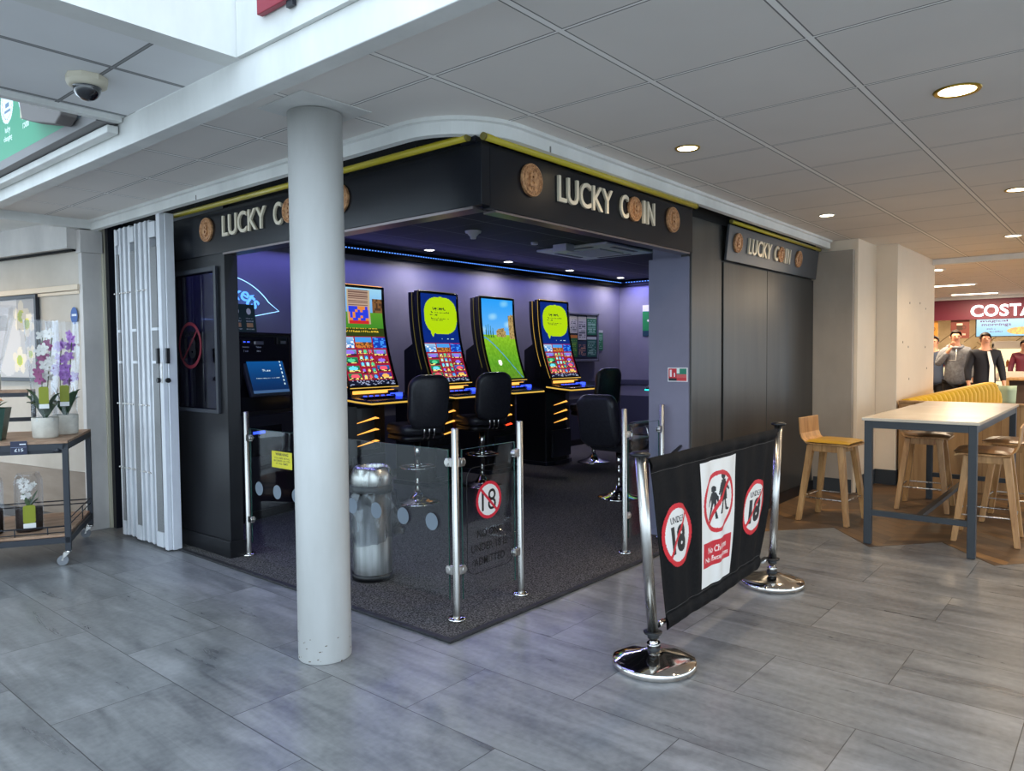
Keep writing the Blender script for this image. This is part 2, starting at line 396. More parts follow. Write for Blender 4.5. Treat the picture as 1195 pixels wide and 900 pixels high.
def basis(o, r, u):
    r = Vector(r).normalized(); u = Vector(u).normalized(); n = r.cross(u)
    M = Matrix((r, u, n)).transposed().to_4x4(); M.translation = Vector(o); return M
class Mask:
    """tells whether a point of the sheet lies in a text or polygon"""
    def __init__(s): s.v = []; s.f = []
    def text(s, body, cx, cy, w=None, h=None, bold=0):
        v, f = text_geo(body, w, h, 0, bold, True); o = len(s.v)
        s.v += [Vector((p.x+cx, p.y+cy, 0)) for p in v]; s.f += [[i+o for i in q] for q in f]; return s
    def poly(s, pts):
        o = len(s.v); s.v += [Vector((a, b, 0)) for a, b in pts]; s.f.append(list(range(o, o+len(pts)))); return s
    def done(s):
        bm = bmesh.new(); vs = [bm.verts.new(p) for p in s.v]
        for q in s.f:
            try: bm.faces.new([vs[i] for i in q])
            except ValueError: pass
        bmesh.ops.triangulate(bm, faces=bm.faces); s.t = BVHTree.FromBMesh(bm); bm.free(); return s
    def __call__(s, x, y): return s.t.ray_cast(Vector((x, y, 1)), Vector((0, 0, -1)))[0] is not None
def raster(name, w, h, nx, ny, colf, P, m, parent=None, local=False):
    """a printed or lit sheet: w x h metres, colour per small face from colf(u,v) in metres; P(u,v) -> point"""
    vs = [P(w*i/nx, h*j/ny) for j in range(ny+1) for i in range(nx+1)]; fs = []; cs = []
    for j in range(ny):
        for i in range(nx):
            c = colf(w*(i+.5)/nx, h*(j+.5)/ny)
            if c is None: continue
            a = j*(nx+1)+i; fs.append((a, a+1, a+nx+2, a+nx+1)); cs.append(lin(c))
    if parent is not None and not local:
        inv = (Matrix.Translation(parent.location) @ parent.rotation_euler.to_matrix().to_4x4()).inverted(); vs = [inv @ Vector(p) for p in vs]
    used = sorted({i for f in fs for i in f}); mp = {a: b for b, a in enumerate(used)}
    me = bpy.data.meshes.new(name); me.from_pydata([tuple(vs[i]) for i in used], [], [tuple(mp[i] for i in f) for f in fs])
    at = me.color_attributes.new('Col', 'FLOAT_COLOR', 'CORNER'); buf = []
    for c in cs: buf += list(c)*4
    at.data.foreach_set('color', buf); me.materials.append(m)
    for p in me.polygons: p.use_smooth = True
    o = bpy.data.objects.new(name, me); COL.objects.link(o)
    if parent is not None: o.parent = parent
    return o
def tag(o, label=None, cat=None, group=None, kind=None):
    if label: o['label'] = label
    if cat: o['category'] = cat
    if group: o['group'] = group
    if kind: o['kind'] = kind
    return o
def thing(name, label, cat, loc=(0,0,0), rz=0, group=None):
    o = bpy.data.objects.new(name, None); COL.objects.link(o); o.location = loc; o.rotation_euler = (0,0,rz); o.empty_display_size = .1
    return tag(o, label, cat, group)
def struct(name, mb, m, bevel=0):
    return tag(mb.build(name, m, bevel=bevel), kind='structure')
def copy_tree(o, parent=None):
    c = o.copy(); COL.objects.link(c)
    if parent is not None: c.parent = parent
    for ch in list(o.children): copy_tree(ch, c)
    return c
def lamp(name, kind, loc, energy, color, parent=None, size=.1, sy=None, rot=(0,0,0), spot=None, blend=.6):
    d = bpy.data.lights.new(name, kind); d.energy = energy; d.color = color[:3]
    if kind == 'AREA':
        d.size = size
        if sy: d.shape = 'RECTANGLE'; d.size_y = sy
    else: d.shadow_soft_size = size
    if spot: d.spot_size = spot; d.spot_blend = blend
    o = bpy.data.objects.new(name, d); COL.objects.link(o); o.location = loc; o.rotation_euler = rot
    if parent is not None: o.parent = parent
    return o

# ================================================================== SETTING
b = MB(); b.box(-9, -9, -.1, 17, 9, 0); struct('floor', b, M_FLOOR)
# herringbone of the cafe: zig-zag front edge
b = MB(); poly = []
x = 3.16; y = -.02; k = 0
zz = [(4.2, -.02), (3.55, -.12)]
while y > -8: zz.append((3.62 if k % 2 else 3.16, y-.30)); y -= .38; k += 1
poly = zz+[(16.9, -8.6), (16.9, 2.2), (7.0, 2.2), (7.0, -.02)]
b.prism(poly, .0005, .003); struct('floor', b, M_HERR)
# shop carpet
b = MB(); b.prism([(.03,.03),(2.5,.0),(8,.0),(8,4.0),(.12,4.0),(.12,3.0),(.03,2.9)], .001, .011); struct('floor', b, M_CARPET)
b = MB(); b.prism([(0,0),(.035,.035),(.035,3.0),(0,3.0)], .001, .014); b.prism([(0,0),(2.52,-.02),(2.52,.015),(.035,.035)], .001, .014)
struct('trim_1', b, M_RUB, .003)
# ---- mall ceiling with a rounded cut round the shop front
arc = [(.30-.38*cos(t), .18-.38*sin(t)) for t in [pi/2*k/12 for k in range(13)]]
cut = [(-.08, 3.93)]+[(a, c) for a, c in arc]+[(5.22, -.16), (5.22, 3.93)]
outer = [(-.80, 3.93), (-.80, -9), (17, -9), (17, 3.2), (7.9, 3.2), (7.9, .3), (5.22, .3)]
b = MB(); b.prism([(-.08, 3.93), (-.80, 3.93), (-.80, -9), (7.7, -9), (7.7, -.16), (5.22, -.16)]+list(reversed(arc)), 2.51, 2.56); struct('ceiling', b, M_CEIL)
b = MB(); b.box(7.7, -9, 2.50, 17, 3.2, 2.56); struct('ceiling', b, M_CEIL)
b = MB(); b.box(7.66, -9, 2.44, 7.76, -.1, 2.508); struct('trim_2', b, M_WHITE, .004)
# trim band round the cut: a curved fascia with a ledge
def offs(path, d):
    out = []
    for i, p in enumerate(path):
        a = Vector(path[max(i-1,0)]); c = Vector(path[min(i+1,len(path)-1)]); t = (c-a).normalized(); out.append((p[0]-t.y*d, p[1]+t.x*d))
    return out
path = [(-.08, 3.93)]+arc+[(5.22, -.16)]
prof = [(-.03, 2.512), (-.03, 2.492), (-.012, 2.488), (-.012, 2.43), (.02, 2.425), (.02, 2.512)]
b = MB(); n = len(path); vs = []
for d, z in prof: vs += [(a, c, z) for a, c in offs(path, d)]
fs = []
for j in range(len(prof)):
    jj = (j+1) % len(prof)
    for i in range(n-1): fs.append((j*n+i, j*n+i+1, jj*n+i+1, jj*n+i))
b.add(vs, fs); b.add(vs, [[j*n for j in range(len(prof))], [j*n+n-1 for j in range(len(prof)-1,-1,-1)]]); struct('trim_3', b, M_WHITE)
b = MB()
for px_, py_ in ((-.092, 2.2), (.55, -.212), (2.7, -.18)): b.box(px_-.003, py_-.003, 2.43, px_+.003, py_+.003, 2.46)
struct('trim_4', b, mat('dull_screw', (120, 118, 114), .5))
# black bulkhead over the shop front
b = MB(); b.box(.16, -.02, 2.40, .22, 3.93, 2.9); b.box(.16, -.02, 2.40, 5.25, .04, 2.9); b.box(-.10, -.24, 2.75, 5.3, 3.95, 2.80)
struct('wall_front', b, M_VOID)
# beam along the void edge, patch of plain ceiling, upstands of the light well
b = MB(); b.box(-.88, -9, 2.455, -.80, 3.93, 2.60); struct('trim_5', b, M_WHITE, .004)
b = MB(); b.box(-9, .27, 2.60, -.8801, 1.37, 2.66); struct('ceiling', b, M_CEIL2)
b = MB(); b.box(-9, 1.37, 2.575, -.885, 1.42, 2.66); struct('trim_6', b, M_WHITE, .004)
b = MB(); b.box(-9, .262, 2.598, -.885, .38, 4.3); struct('wall_well_far', b, M_WHITE)
b = MB(); b.box(-.90, -9, 2.60, -.78, .26, 4.3); struct('wall_well_side', b, M_WHITE)
b = MB(); b.box(-.96, 1.42, 2.60, -.80, 4.2, 4.3); struct('wall_well_inner', b, M_WHITE)
b = MB(); b.box(-.99, 1.42, 2.57, -.90, 3.93, 2.625); struct('trim_7', b, mat('grey_sill', (120, 118, 118), .5), .003)
b = MB(); b.box(-.94, 1.42, 2.525, -.885, 3.93, 2.565); struct('trim_8', b, M_WHITE, .006)
b = MB(); b.box(-9, 1.25, 2.66, -.9, 1.37, 4.3); struct('wall_well_near', b, M_WHITE)
b = MB(); b.box(-.95, -9, 4.3, 17, 9, 4.36); b.box(-9, 4.6, 4.3, -.95, 9, 4.36); struct('ceiling', b, M_WHITE)
# added pale ground out of view, bouncing sky light up to the ceiling
b = MB(); b.box(-30, -30, -.12, -9, 30, -.02); b.box(-9, -30, -.12, 17, -9, -.02); struct('floor', b, mat('bounce_ground', (205, 204, 198), .8))
# cross beam above the flower shop front
b = MB(); b.box(-9, 3.93, 2.44, -.07, 4.0, 2.515); struct('trim_9', b, M_WHITE, .004)
b = MB(); b.box(-9, 4.0, 2.30, -.9, 4.02, 2.36); b.box(-9, 4.0, 2.50, .2, 9, 2.56); struct('ceiling', b, M_WHITE)
# pillar between flower shop and arcade
b = MB(); b.box(-.16, 3.95, 0, -.01, 4.02, 2.25); b.box(-.175, 3.93, 2.25, 0.005, 4.03, 2.43); struct('wall_pillar', b, M_PILL, .003)
b = MB(); b.box(-.01, 3.93, 0, .015, 4.0, 2.5); struct('trim_10', b, mat('buff_edge', (196, 190, 168), .5), .003)
b = MB(); b.box(.016, 3.88, 0, .12, 4.0, 2.55); struct('trim_11', b, M_NAVY)
# flower shop wall, header, picture rail
t = radians(100); d = Vector((cos(t), sin(t), 0)); nn = Vector((-d.y, d.x, 0)); P0 = Vector((-.15, 4.01, 0))
def flw(mb, s0, s1, z0, z1, o0, o1):
    pts = [P0+d*s0+nn*o0, P0+d*s1+nn*o0, P0+d*s1+nn*o1, P0+d*s0+nn*o1]
    mb.prism([(p.x, p.y) for p in pts], z0, z1)
b = MB(); flw(b, 0, 5, .47, 2.6, -.1, 0); struct('wall_flower', b, M_FLWALL)
b = MB(); flw(b, 0, 5, 0, .468, -.1, .002); struct('wall_flower_lower', b, M_FLWALL2)
b = MB(); flw(b, 0, 5, 2.28, 2.56, .005, .10); struct('wall_header', b, M_PILL)
b = MB(); flw(b, 0, 5, 1.955, 2.0, .003, .03); flw(b, 0, 5, 1.925, 1.95, .003, .018); struct('trim_12', b, M_CREAM, .003)
b = MB(); flw(b, 0, 5, 2.262, 2.275, .03, .06); struct('trim_13', b, M_VOID)
b = MB(); flw(b, 0.02, 5, 0, .09, .004, .02); struct('baseboard_flower', b, mat('grey_skirt', (84, 80, 78), .5))
# ---- arcade shell
b = MB(); b.box(.12, 4.0, 0, 8.1, 4.1, 2.75); struct('wall_back', b, M_PURPLE)
b = MB(); b.box(8.0, 0, 0, 8.1, 4.0, 2.75); struct('wall_right', b, M_PURPLE)
b = MB(); b.box(.22, .04, 2.60, 8.0, 4.0, 2.66); struct('ceiling', b, M_SCEIL)
b = MB(); b.box(2.5, .0, 0, 2.56, .33, 2.11); b.box(2.56, .06, 0, 8.0, .33, 2.6); struct('wall_return', b, M_PURPLE)
b = MB(); b.box(2.50, .005, 2.11, 8.1, .06, 2.78); b.box(2.56, .0, 0, 5.25, .06, 2.11); struct('wall_front', b, M_BLACK2)
b = MB()
for x0, x1 in ((2.515, 3.03), (3.07, 3.97), (3.98, 5.2)): b.box(x0, -.016, .0, x1, -.001, 2.42 if x0 < 3 else 2.12)
struct('wall_cladding', b, M_BLACK2, .002)
b = MB(); b.box(2.515, -.03, 0, 5.2, -.017, .10); struct('baseboard_front', b, M_BLACK, .002)
b = MB(); b.box(.12, 3.985, 0, 8, 3.999, .1); b.box(7.985, .33, 0, 7.999, 3.98, .1); struct('baseboard_back', b, M_PLAST, .002)
b = MB(); b.box(.12, 3.975, .90, 8, 3.999, .98); b.box(7.975, .33, .90, 7.999, 3.975, .98); struct('trim_14', b, M_DADO, .003)
b = MB(); b.box(.12, 3.99, .1, 8, 3.999, .72); b.box(7.99, .33, .1, 7.999, 3.98, .72); struct('wall_dado', b, M_DADO)
# lower black edge under the ceiling where the led line runs
b = MB(); b.box(.22, 3.93, 2.50, 7.95, 3.999, 2.6); b.box(7.93, .33, 2.50, 7.999, 3.93, 2.6); struct('trim_15', b, M_VOID)
# left front wall: black frame with window
b = MB()
for (y0, y1, z0, z1) in ((2.25, 2.36, 0, 2.11), (2.98, 3.93, 0, 2.11), (2.36, 2.98, 0, 1.03), (2.36, 2.98, 2.01, 2.11), (2.25, 3.93, 2.11, 2.45)):
    b.box(.12, y0, z0, .215, y1, z1)
struct('wall_left_front', b, M_BLACK)
b = MB(); b.box(.105, 2.238, 0, .12, 3.7, .125); b.box(.105, 2.236, 0, .222, 2.249, .125); struct('baseboard_left', b, M_BLACK, .003)
wn = thing('window_1', None, None, (.12, 2.67, 1.03)); wn['kind'] = 'structure'
b = MB()
for (y0, y1, z0, z1) in ((2.34, 2.37, 1.01, 2.03), (2.97, 3.0, 1.01, 2.03), (2.37, 2.97, 1.01, 1.035), (2.37, 2.97, 2.0, 2.03)): b.box(.10, y0, z0, .125, y1, z1)
b.build('window_frame', M_IRON, wn, .002)
b = MB(); b.box(.135, 2.36, 1.03, .141, 2.98, 2.01); b.build('window_pane', M_TINT, wn)
# walls right of the arcade
b = MB(); b.box(5.2, -.39, 0, 5.26, .05, 2.40); struct('wall_panel', b, M_GREYWALL, .002)
b = MB(); b.box(5.27, -.42, 0, 5.95, .3, 2.52); struct('wall_pilaster', b, M_CREAM, .002)
b = MB(); b.box(5.95, -.62, 0, 7.80, .3, 2.52); struct('wall_cream', b, M_CREAM, .002)
b = MB(); b.box(5.262, -.428, 0, 5.958, -.42, .16); b.box(5.942, -.628, 0, 5.95, -.42, .16); b.box(5.942, -.63, 0, 7.8, -.62, .16); b.box(5.192, -.395, 0, 5.2, -.03, .14)
struct('baseboard_cream', b, M_SLATE, .002)
b = MB()
for (x_, z_) in ((6.5, 1.93), (7.3, 1.9), (6.2, 1.5), (6.45, 1.45), (7.3, 1.45), (7.4, 1.2), (6.5, 1.1), (7.0, 1.95)): b.cyl((x_, -.6215, z_), (x_, -.624, z_), .012, n=8)
struct('wall_fixing_holes', b, mat('filler_grey', (140, 126, 108), .8))
b = MB(); b.box(7.8, .28, 0, 17, .3, 2.56) if False else b.box(7.8, 2.9, 0, 17, 3.0, 2.56); struct('wall_cafe_left', b, M_CREAM)

# ================================================================== THINGS
# ---- round column
t = thing('column', 'round white structural column with scuffed base standing before the arcade corner', 'column', (-.457, .371, 0))
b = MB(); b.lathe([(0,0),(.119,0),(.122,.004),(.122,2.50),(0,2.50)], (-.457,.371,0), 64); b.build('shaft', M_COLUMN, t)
b = MB(); b.prism([(-.67,.16),(-.30,.16),(-.30,.50),(-.67,.50)], 2.5045, 2.509); b.build('ceiling_plate', M_WHITE, t, .002)
b = MB(); rr = random.Random(3)
for k in range(26):
    a = radians(rr.uniform(150, 330)); z = rr.choice([rr.uniform(.0, .03), rr.uniform(.02, .16)]); l = rr.uniform(.002, .012)
    c = Vector((-.457, .371, 0)); p = [c+Vector((cos(a+q*l/.122*.5)*.1224, sin(a+q*l/.122*.5)*.1224, z+zz_*(.002+l*.12))) for q, zz_ in ((-1,-1),(1,-.6),(1,1),(-1,.4))]
    b.add(p, [(0,1,2,3)])
b.build('scuff_marks', mat('scuff', (120, 108, 96), .8), t, recalc=False)

# ---- signs of the arcade
def coin(parent, o, r, u, rad=.083):
    n = Vector(r).cross(Vector(u)).normalized(); b = MB()
    M = basis(o, r, u); b.T = M
    b.cyl((0,0,0), (0,0,.010), rad, rad*.98, 40, smooth=False)
    for R_, tr in ((rad*.95, .0045), (rad*.74, .0025)):
        b.tube([(R_*cos(2*pi*k/40), R_*sin(2*pi*k/40), .011) for k in range(40)], tr, 6, closed=True)
    for k in range(26):
        a = 2*pi*k/26; b.box(rad*.845*cos(a)-.003, rad*.845*sin(a)-.003, .009, rad*.845*cos(a)+.003, rad*.845*sin(a)+.003, .014)
    b.T = None
    v, f = text_geo('B', None, rad*.8, .008, .02, True)
    b.add([M @ (p+Vector((0,0,.010))) for p in v], f)
    b.T = M
    for x_ in (-.012, .008):
        for s_ in (1, -1): b.box(x_, s_*rad*.5-.007, .01, x_+.006, s_*rad*.5+.007, .016)
    c = b.build('coin_emblem', M_COIN, parent)
    return c
def lucky(parent, o, r, u, sc=1.0):
    """o = centre of first coin on the board face; r = reading direction"""
    o = Vector(o); r = Vector(r).normalized(); u = Vector(u).normalized(); n = r.cross(u).normalized()
    b = MB()
    b.text('LUCKY', basis(o+r*.222*sc-u*.073*sc+n*.001, r, u), .53*sc, .140*sc, .014, .010)
    b.text('C', basis(o+r*.842*sc-u*.073*sc+n*.001, r, u), .088*sc, .140*sc, .014, .010)
    b.text('I', basis(o+r*1.105*sc-u*.073*sc+n*.001, r, u), .026*sc, .140*sc, .014, .010)
    b.text('N', basis(o+r*1.158*sc-u*.073*sc+n*.001, r, u), .092*sc, .140*sc, .014, .010)
    for q in pieces(b): q.build('letter', M_LETTER, parent)
    for s_ in (0, 1.012, 1.50): coin(parent, o+r*s_*sc+n*.001, r, u, (.083 if s_ != 1.012 else .074)*sc)
t = thing('shop_sign', 'long black sign board reading LUCKY COIN on the left front, partly behind the column', 'sign', (.10, 1.4, 2.11), 0)
b = MB(); b.box(.10, -.145, 2.112, .16, 2.97, 2.405); b.build('sign_board', M_SIGN, t, .002)
b = MB(); b.box(.104, -.085, 2.098, .20, 2.24, 2.111); b.build('metal_edge_strip', mat('dull_steel_strip', (120, 112, 112), .3, .9), t)
lucky(t, (.0995, 2.43, 2.285), (0,-1,0), (0,0,1))
t = thing('shop_sign', 'black sign board reading LUCKY COIN at the arcade corner above the entrance', 'sign', (1.2, -.145, 2.11))
b = MB(); b.box(.1605, -.145, 2.100, 2.27, -.09, 2.405); b.build('sign_board', M_SIGN, t, .002)
b = MB(); b.box(.205, -.14, 2.088, 2.24, -.06, 2.099); b.build('metal_edge_strip', MATS['dull_steel_strip'], t)
lucky(t, (.47, -.1455, 2.285), (1,0,0), (0,0,1))
t = thing('shop_sign', 'smaller grey sign board reading LUCKY COIN over the black panels, leaning out at its top', 'sign', (4.1, -.05, 2.12))
ang = radians(6); u = Vector((0, -sin(ang), cos(ang)))
b = MB(); b.T = basis((3.05, -.045, 2.13), (1,0,0), u); b.box(0, 0, -.02, 2.13, .275, .0); b.T = None
b.build('sign_board', M_SIGNGREY, t, .002)
lucky(t, Vector((3.22, -.046, 2.13))+u*.15, (1,0,0), u, .93)
for (p0, p1, lab) in (((.055, 2.86, 2.425), (.055, -.10, 2.42), 'yellow tube running above the left front sign'),
                      ((.09, -.17, 2.42), (2.27, -.17, 2.415), 'yellow tube running above the corner entrance sign'),
                      ((3.02, -.10, 2.42), (5.12, -.10, 2.412), 'thinner yellow tube above the smaller grey sign')):
    t = thing('light_tube', lab, 'tube light', p0); r_ = .017 if 'thinner' not in lab else .014
    b = MB(); b.cyl(p0, p1, r_, n=16); b.build('tube', M_TUBE, t)
    b = MB(); d_ = (Vector(p1)-Vector(p0)).normalized()
    b.cyl(Vector(p0)-d_*.006, Vector(p0)+d_*.006, r_+.001); b.build('end_cap', mat('dark_cap', (110, 100, 40), .5), t); b = MB(); b.cyl(Vector(p1)-d_*.006, Vector(p1)+d_*.006, r_+.001); b.build('end_cap', MATS['dark_cap'], t)
    for q in (.12, .5, .88):
        c = Vector(p0)+(Vector(p1)-Vector(p0))*q
        w_ = Vector((.10-c.x, 0, 0)) if abs(d_.y) > .5 else Vector((0, -.035-c.y, 0))
        b = MB(); b.tube([c, c+Vector((0,0,.025)), c+w_+Vector((0,0,.03))], .004, 6); b.build('bracket', M_IRON, t)
# corner joint above the two tubes
b = MB(); b.box(.075, -.13, 2.405, .17, -.03, 2.45); tag(b.build('corner_bracket', M_NAVY), 'small dark corner bracket between the two yellow tubes', 'bracket')

# ---- folding shutter stacked at the left end
t = thing('folding_shutter', 'white concertina security shutter folded beside the arcade left window', 'shutter', (.0, 3.2, 0))
def fold(x, y, n, k, z1=2.40):
    b = MB()
    for i in range(n):
        yy = y-i*.042; xx = x+(i % 2)*.01
        b.box(xx-.008, yy-.012, .02, xx+.05, yy+.010, z1)
    return b
fold(-.045, 3.58, 2, 0).build('slat_bundle', M_SHUT, t, .003)
fold(-.05, 3.48, 5, 0).build('slat_bundle', M_SHUT, t, .003)
fold(-.055, 3.20, 5, 0).build('slat_bundle', M_SHUT, t, .003)
fold(-.05, 2.985, 1, 0).build('slat_bundle', M_SHUT, t, .003)
for (y0, y1) in ((3.505, 3.55), (3.22, 3.295), (2.87, 2.965)):
    b = MB(); b.box(-.060, y0, .12, -.054, y1, 2.20); b.build('mesh_infill', noisy(M_MESH, (84, 84, 84), (150, 150, 150), (300, 300, 300), 1), t)
    for z_ in (.02, 1.36, 1.60, 2.27):
        b = MB(); b.box(-.066, y0-.003, z_, -.050, y1+.003, z_+(.11 if z_ in (.02, 2.27) else .02)); b.build('cross_rail', M_SHUT, t)
b = MB(); b.box(-.06, 2.84, .02, -.0, 2.86, 2.43); b.box(-.065, 2.795, .01, -.03, 2.84, 2.44); b.box(-.035, 2.775, .01, .03, 2.79, 2.43); b.build('lead_post', M_SHUT, t, .004)
b = MB(); b.box(-.082, 2.845, 1.36, -.06, 2.87, 1.47); b.box(-.055, 2.757, 1.36, -.03, 2.776, 1.47)
b.cyl((-.082, 2.86, 1.24), (-.06, 2.86, 1.24), .018); b.cyl((-.045, 2.757, 1.24), (-.045, 2.776, 1.24), .018)
for q in pieces(b): q.build('handle', M_PLAST, t, .002)
b = MB(); b.box(-.069, 2.802, 1.22, -.065, 2.823, 1.37); b.cyl((-.072, 2.812, 1.33), (-.064, 2.812, 1.33), .008, n=10); b.build('lock_plate', M_STEEL, t)
b = MB()
for z_ in (.55, 1.05, 1.9):
    for (ya, n_) in ((3.58, 2), (3.48, 5), (3.20, 5)):
        for i in range(n_): b.cyl((-.068, ya-i*.042, z_), (-.04, ya-i*.042, z_), .006, n=8)
b.build('hinge_pins', M_STEEL, t)

# ---- glass barriers
def dots(parent, pts, r, x):
    for (y, z) in pts:
        b = MB(); b.cyl((x-.001, y, z), (x-.0025, y, z), r, n=24); b.build('frosted_dot', M_DOT, parent)
def post(x, y, lab, dirs, h=1.02, g=None):
    t = thing('barrier_post', lab, 'post', (x, y, .011), 0, g)
    b = MB(); b.lathe([(0,.011),(.045,.011),(.047,.014),(.047,.022),(.042,.026),(.024,.028),(0,.028)], (x,y,0), 28); b.build('base_plate', M_CHROME, t)
    b = MB(); b.lathe([(.0185,.026),(.0185,h-.003),(.016,h),(0,h)], (x,y,0), 24); b.build('tube', M_STEEL, t)
    for d_ in dirs:
        dv = Vector(d_)
        for z_ in (.27, .84):
            b = MB(); c = Vector((x,y,z_)); s_ = Vector((-dv.y, dv.x, 0))
            p = [c+dv*.015, c+dv*.062]; b.T = basis(c, dv, (0,0,1)); b.box(.014, -.022, -.013, .062, .022, .013); b.cyl((.05,0,-.016),(.05,0,.016), .018, n=16); b.T = None
            b.build('glass_clamp', M_STEEL, t, .004)
    return t
post(.235, .185, 'steel barrier post at the corner joining the two glass panels', ((0,1,0),(1,0,0)))
post(.765, .185, 'steel barrier post closing the right end of the glass with the 18 sign', ((-1,0,0),))
post(.235, 2.22, 'steel barrier post beside the black wall and the cash machine', ((0,-1,0),))
post(.235, 1.33, 'steel barrier post hidden behind the round white column', ((0,1,0),(0,-1,0)))
post(1.905, .185, 'steel barrier post on the right side of the arcade entrance', ((1,0,0),))
post(2.44, .185, 'steel barrier post against the lilac return wall', ((-1,0,0),))
def panel(name, lab, x0, y0, x1, y1, z0=.11, z1=.905):
    cx, cy = (x0+x1)/2, (y0+y1)/2
    t = thing(name, lab, 'glass panel', (cx, cy, z0)); b = MB(); e = .004
    if abs(x1-x0) < .01: b.box(x0-e, y0, z0, x0+e, y1, z1)
    else: b.box(x0, y0-e, z0, x1, y0+e, z1)
    b.build('glass_sheet', M_GLASS, t)
    b = MB(); q = .0015
    if abs(x1-x0) < .01:
        for (ya, yb, za, zb) in ((y0-q, y0, z0, z1), (y1, y1+q, z0, z1), (y0, y1, z1, z1+q)): b.box(x0-e, ya, za, x0+e, yb, zb)
    else:
        for (xa, xb, za, zb) in ((x0-q, x0, z0, z1), (x1, x1+q, z0, z1), (x0, x1, z1, z1+q)): b.box(xa, y0-e, za, xb, y0+e, zb)
    b.build('glass_edge', M_EDGE, t)
    return t
t = panel('glass_panel', 'glass barrier panel with pale dots, in front of the steel bin', .235, .235, .235, 1.28)
dots(t, ((.36,.51),(.59,.51),(.82,.51),(1.04,.51)), .047, .231)
t = panel('glass_panel', 'glass barrier panel with pale dots and a yellow notice, left of the column', .235, 1.38, .235, 2.17)
dots(t, ((1.62,.50),(1.84,.50),(2.06,.50)), .047, .231)
mk = Mask().text('WARNING', .118, .092, .15, .02, .03).text('YOU ARE BEING', .118, .066, .18, .011, .02).text('RECORDED ON CCTV', .118, .048, .19, .011, .02).text('AT ALL TIMES', .118, .030, .14, .011, .02).done()
raster('warning_notice', .235, .11, 118, 55, lambda a, c: (40, 38, 20) if mk(a, c) else (206, 196, 40), lambda a, c: (.2295, 1.895-a, .665+c), M_PRINT, t)
t = panel('glass_panel', 'glass barrier panel carrying the round 18 sign at the corner', .285, .185, .715, .185)
# 18 sign: ring, digits, bar, text and rounded frame lines
def ring_sign(a, c, cx, cy, r, mk=None, th=.17, bar='tl', oy=1.0):
    dx, dy = (a-cx)/r, (c-cy)/r/oy; q = sqrt(dx*dx+dy*dy)
    if q > 1: return None
    if q > 1-th: return (205, 34, 56)
    k = (dx+dy) if bar == 'tl' else (dx-dy)
    if abs(k)/1.414 < .065 if bar != 'none' else False: return (205, 34, 56)
    if mk and mk(a, c): return (18, 16, 18)
    return (226, 226, 226)
mk18 = Mask().text('18', .105, .105, .115, .115, .0).done()
raster('age_sign', .21, .21, 90, 90, lambda a, c: ring_sign(a, c, .105, .105, .103, mk18), lambda a, c: (.385+a, .1795, .505+c), M_PRINT, t)
for s_, z_, w_ in (('NO ONE', .435, .20), ('UNDER 18 IS', .36, .29), ('ADMITTED', .285, .25)):
    b = MB(); v, f = text_geo(s_, w_, .042, .0, .006, True); b.add([Vector((.492+p.x, .1795, z_+p.y)) for p in v], f); b.build('notice_line', M_INK, t, recalc=False)
def rrect(x0, z0, x1, z1, r, n=6):
    p = []
    for cx, cz, a0 in ((x1-r, z1-r, 0), (x0+r, z1-r, 90), (x0+r, z0+r, 180), (x1-r, z0+r, 270)):
        p += [(cx+r*cos(radians(a0+90*k/n)), cz+r*sin(radians(a0+90*k/n))) for k in range(n+1)]
    return p
b = MB(); b.tube([(x_, .1795, z_) for x_, z_ in rrect(.315, .225, .69, .80, .06)], .0022, 5, closed=True); b.build('outline', M_INK, t)
panel('glass_panel', 'small glass barrier panel right of the entrance against the return wall', 1.955, .185, 2.39, .185)

# ---- pedestal bin with clear liner
t = thing('waste_bin', 'brushed steel pedestal bin with a clear liner behind the corner glass', 'bin', (.45, 1.13, .011))
c = (.45, 1.13, 0)
b = MB(); b.lathe([(0,.011),(.128,.011),(.128,.05),(.12,.052)], c, 40); b.build('foot', M_PLAST, t)
b = MB(); b.lathe([(.122,.05),(.122,.58),(.10,.58)], c, 48); b.build('body', noisy(mat('satin_bin_steel', (150, 148, 146), .38, 1), (126, 124, 122), (158, 156, 154), (30, 30, 1), rlo=.32, rhi=.45), t)
b = MB(); b.lathe([(.131,.555),(.134,.56),(.134,.60),(.126,.604)], c, 40); b.build('collar', M_PLAST, t)
b = MB(); b.lathe([(.126,.60),(.13,.62),(.128,.66),(.115,.70),(.10,.715),(.092,.718),(.088,.71),(.085,.66)], c, 48); b.build('lid', M_STEEL, t)
b = MB(); rr = random.Random(5); n_ = 60; vs = []; lv = [(.565,.008),(.555,.012),(.52,.018),(.45,.03),(.38,.038),(.32,.040),(.29,.036)]
for z_, o_ in lv:
    for k in range(n_):
        a = 2*pi*k/n_; w_ = .5+.5*sin(7*a+z_*9)+.35*sin(17*a-z_*23)+.2*rr.uniform(-1,1)
        oo = o_*(1.0+.7*max(0, cos(a+.7))); vs.append((c[0]+(.128+oo*max(0,w_))*cos(a), c[1]+(.128+oo*max(0,w_))*sin(a), z_-(.05*(.5+.5*sin(2*a+.6)) if z_ < .3 else 0)))
b.add(vs, [(i*n_+k, i*n_+(k+1)%n_, (i+1)*n_+(k+1)%n_, (i+1)*n_+k) for i in range(len(lv)-1) for k in range(n_)], smooth=True)
b.build('bin_liner', M_BAG, t)

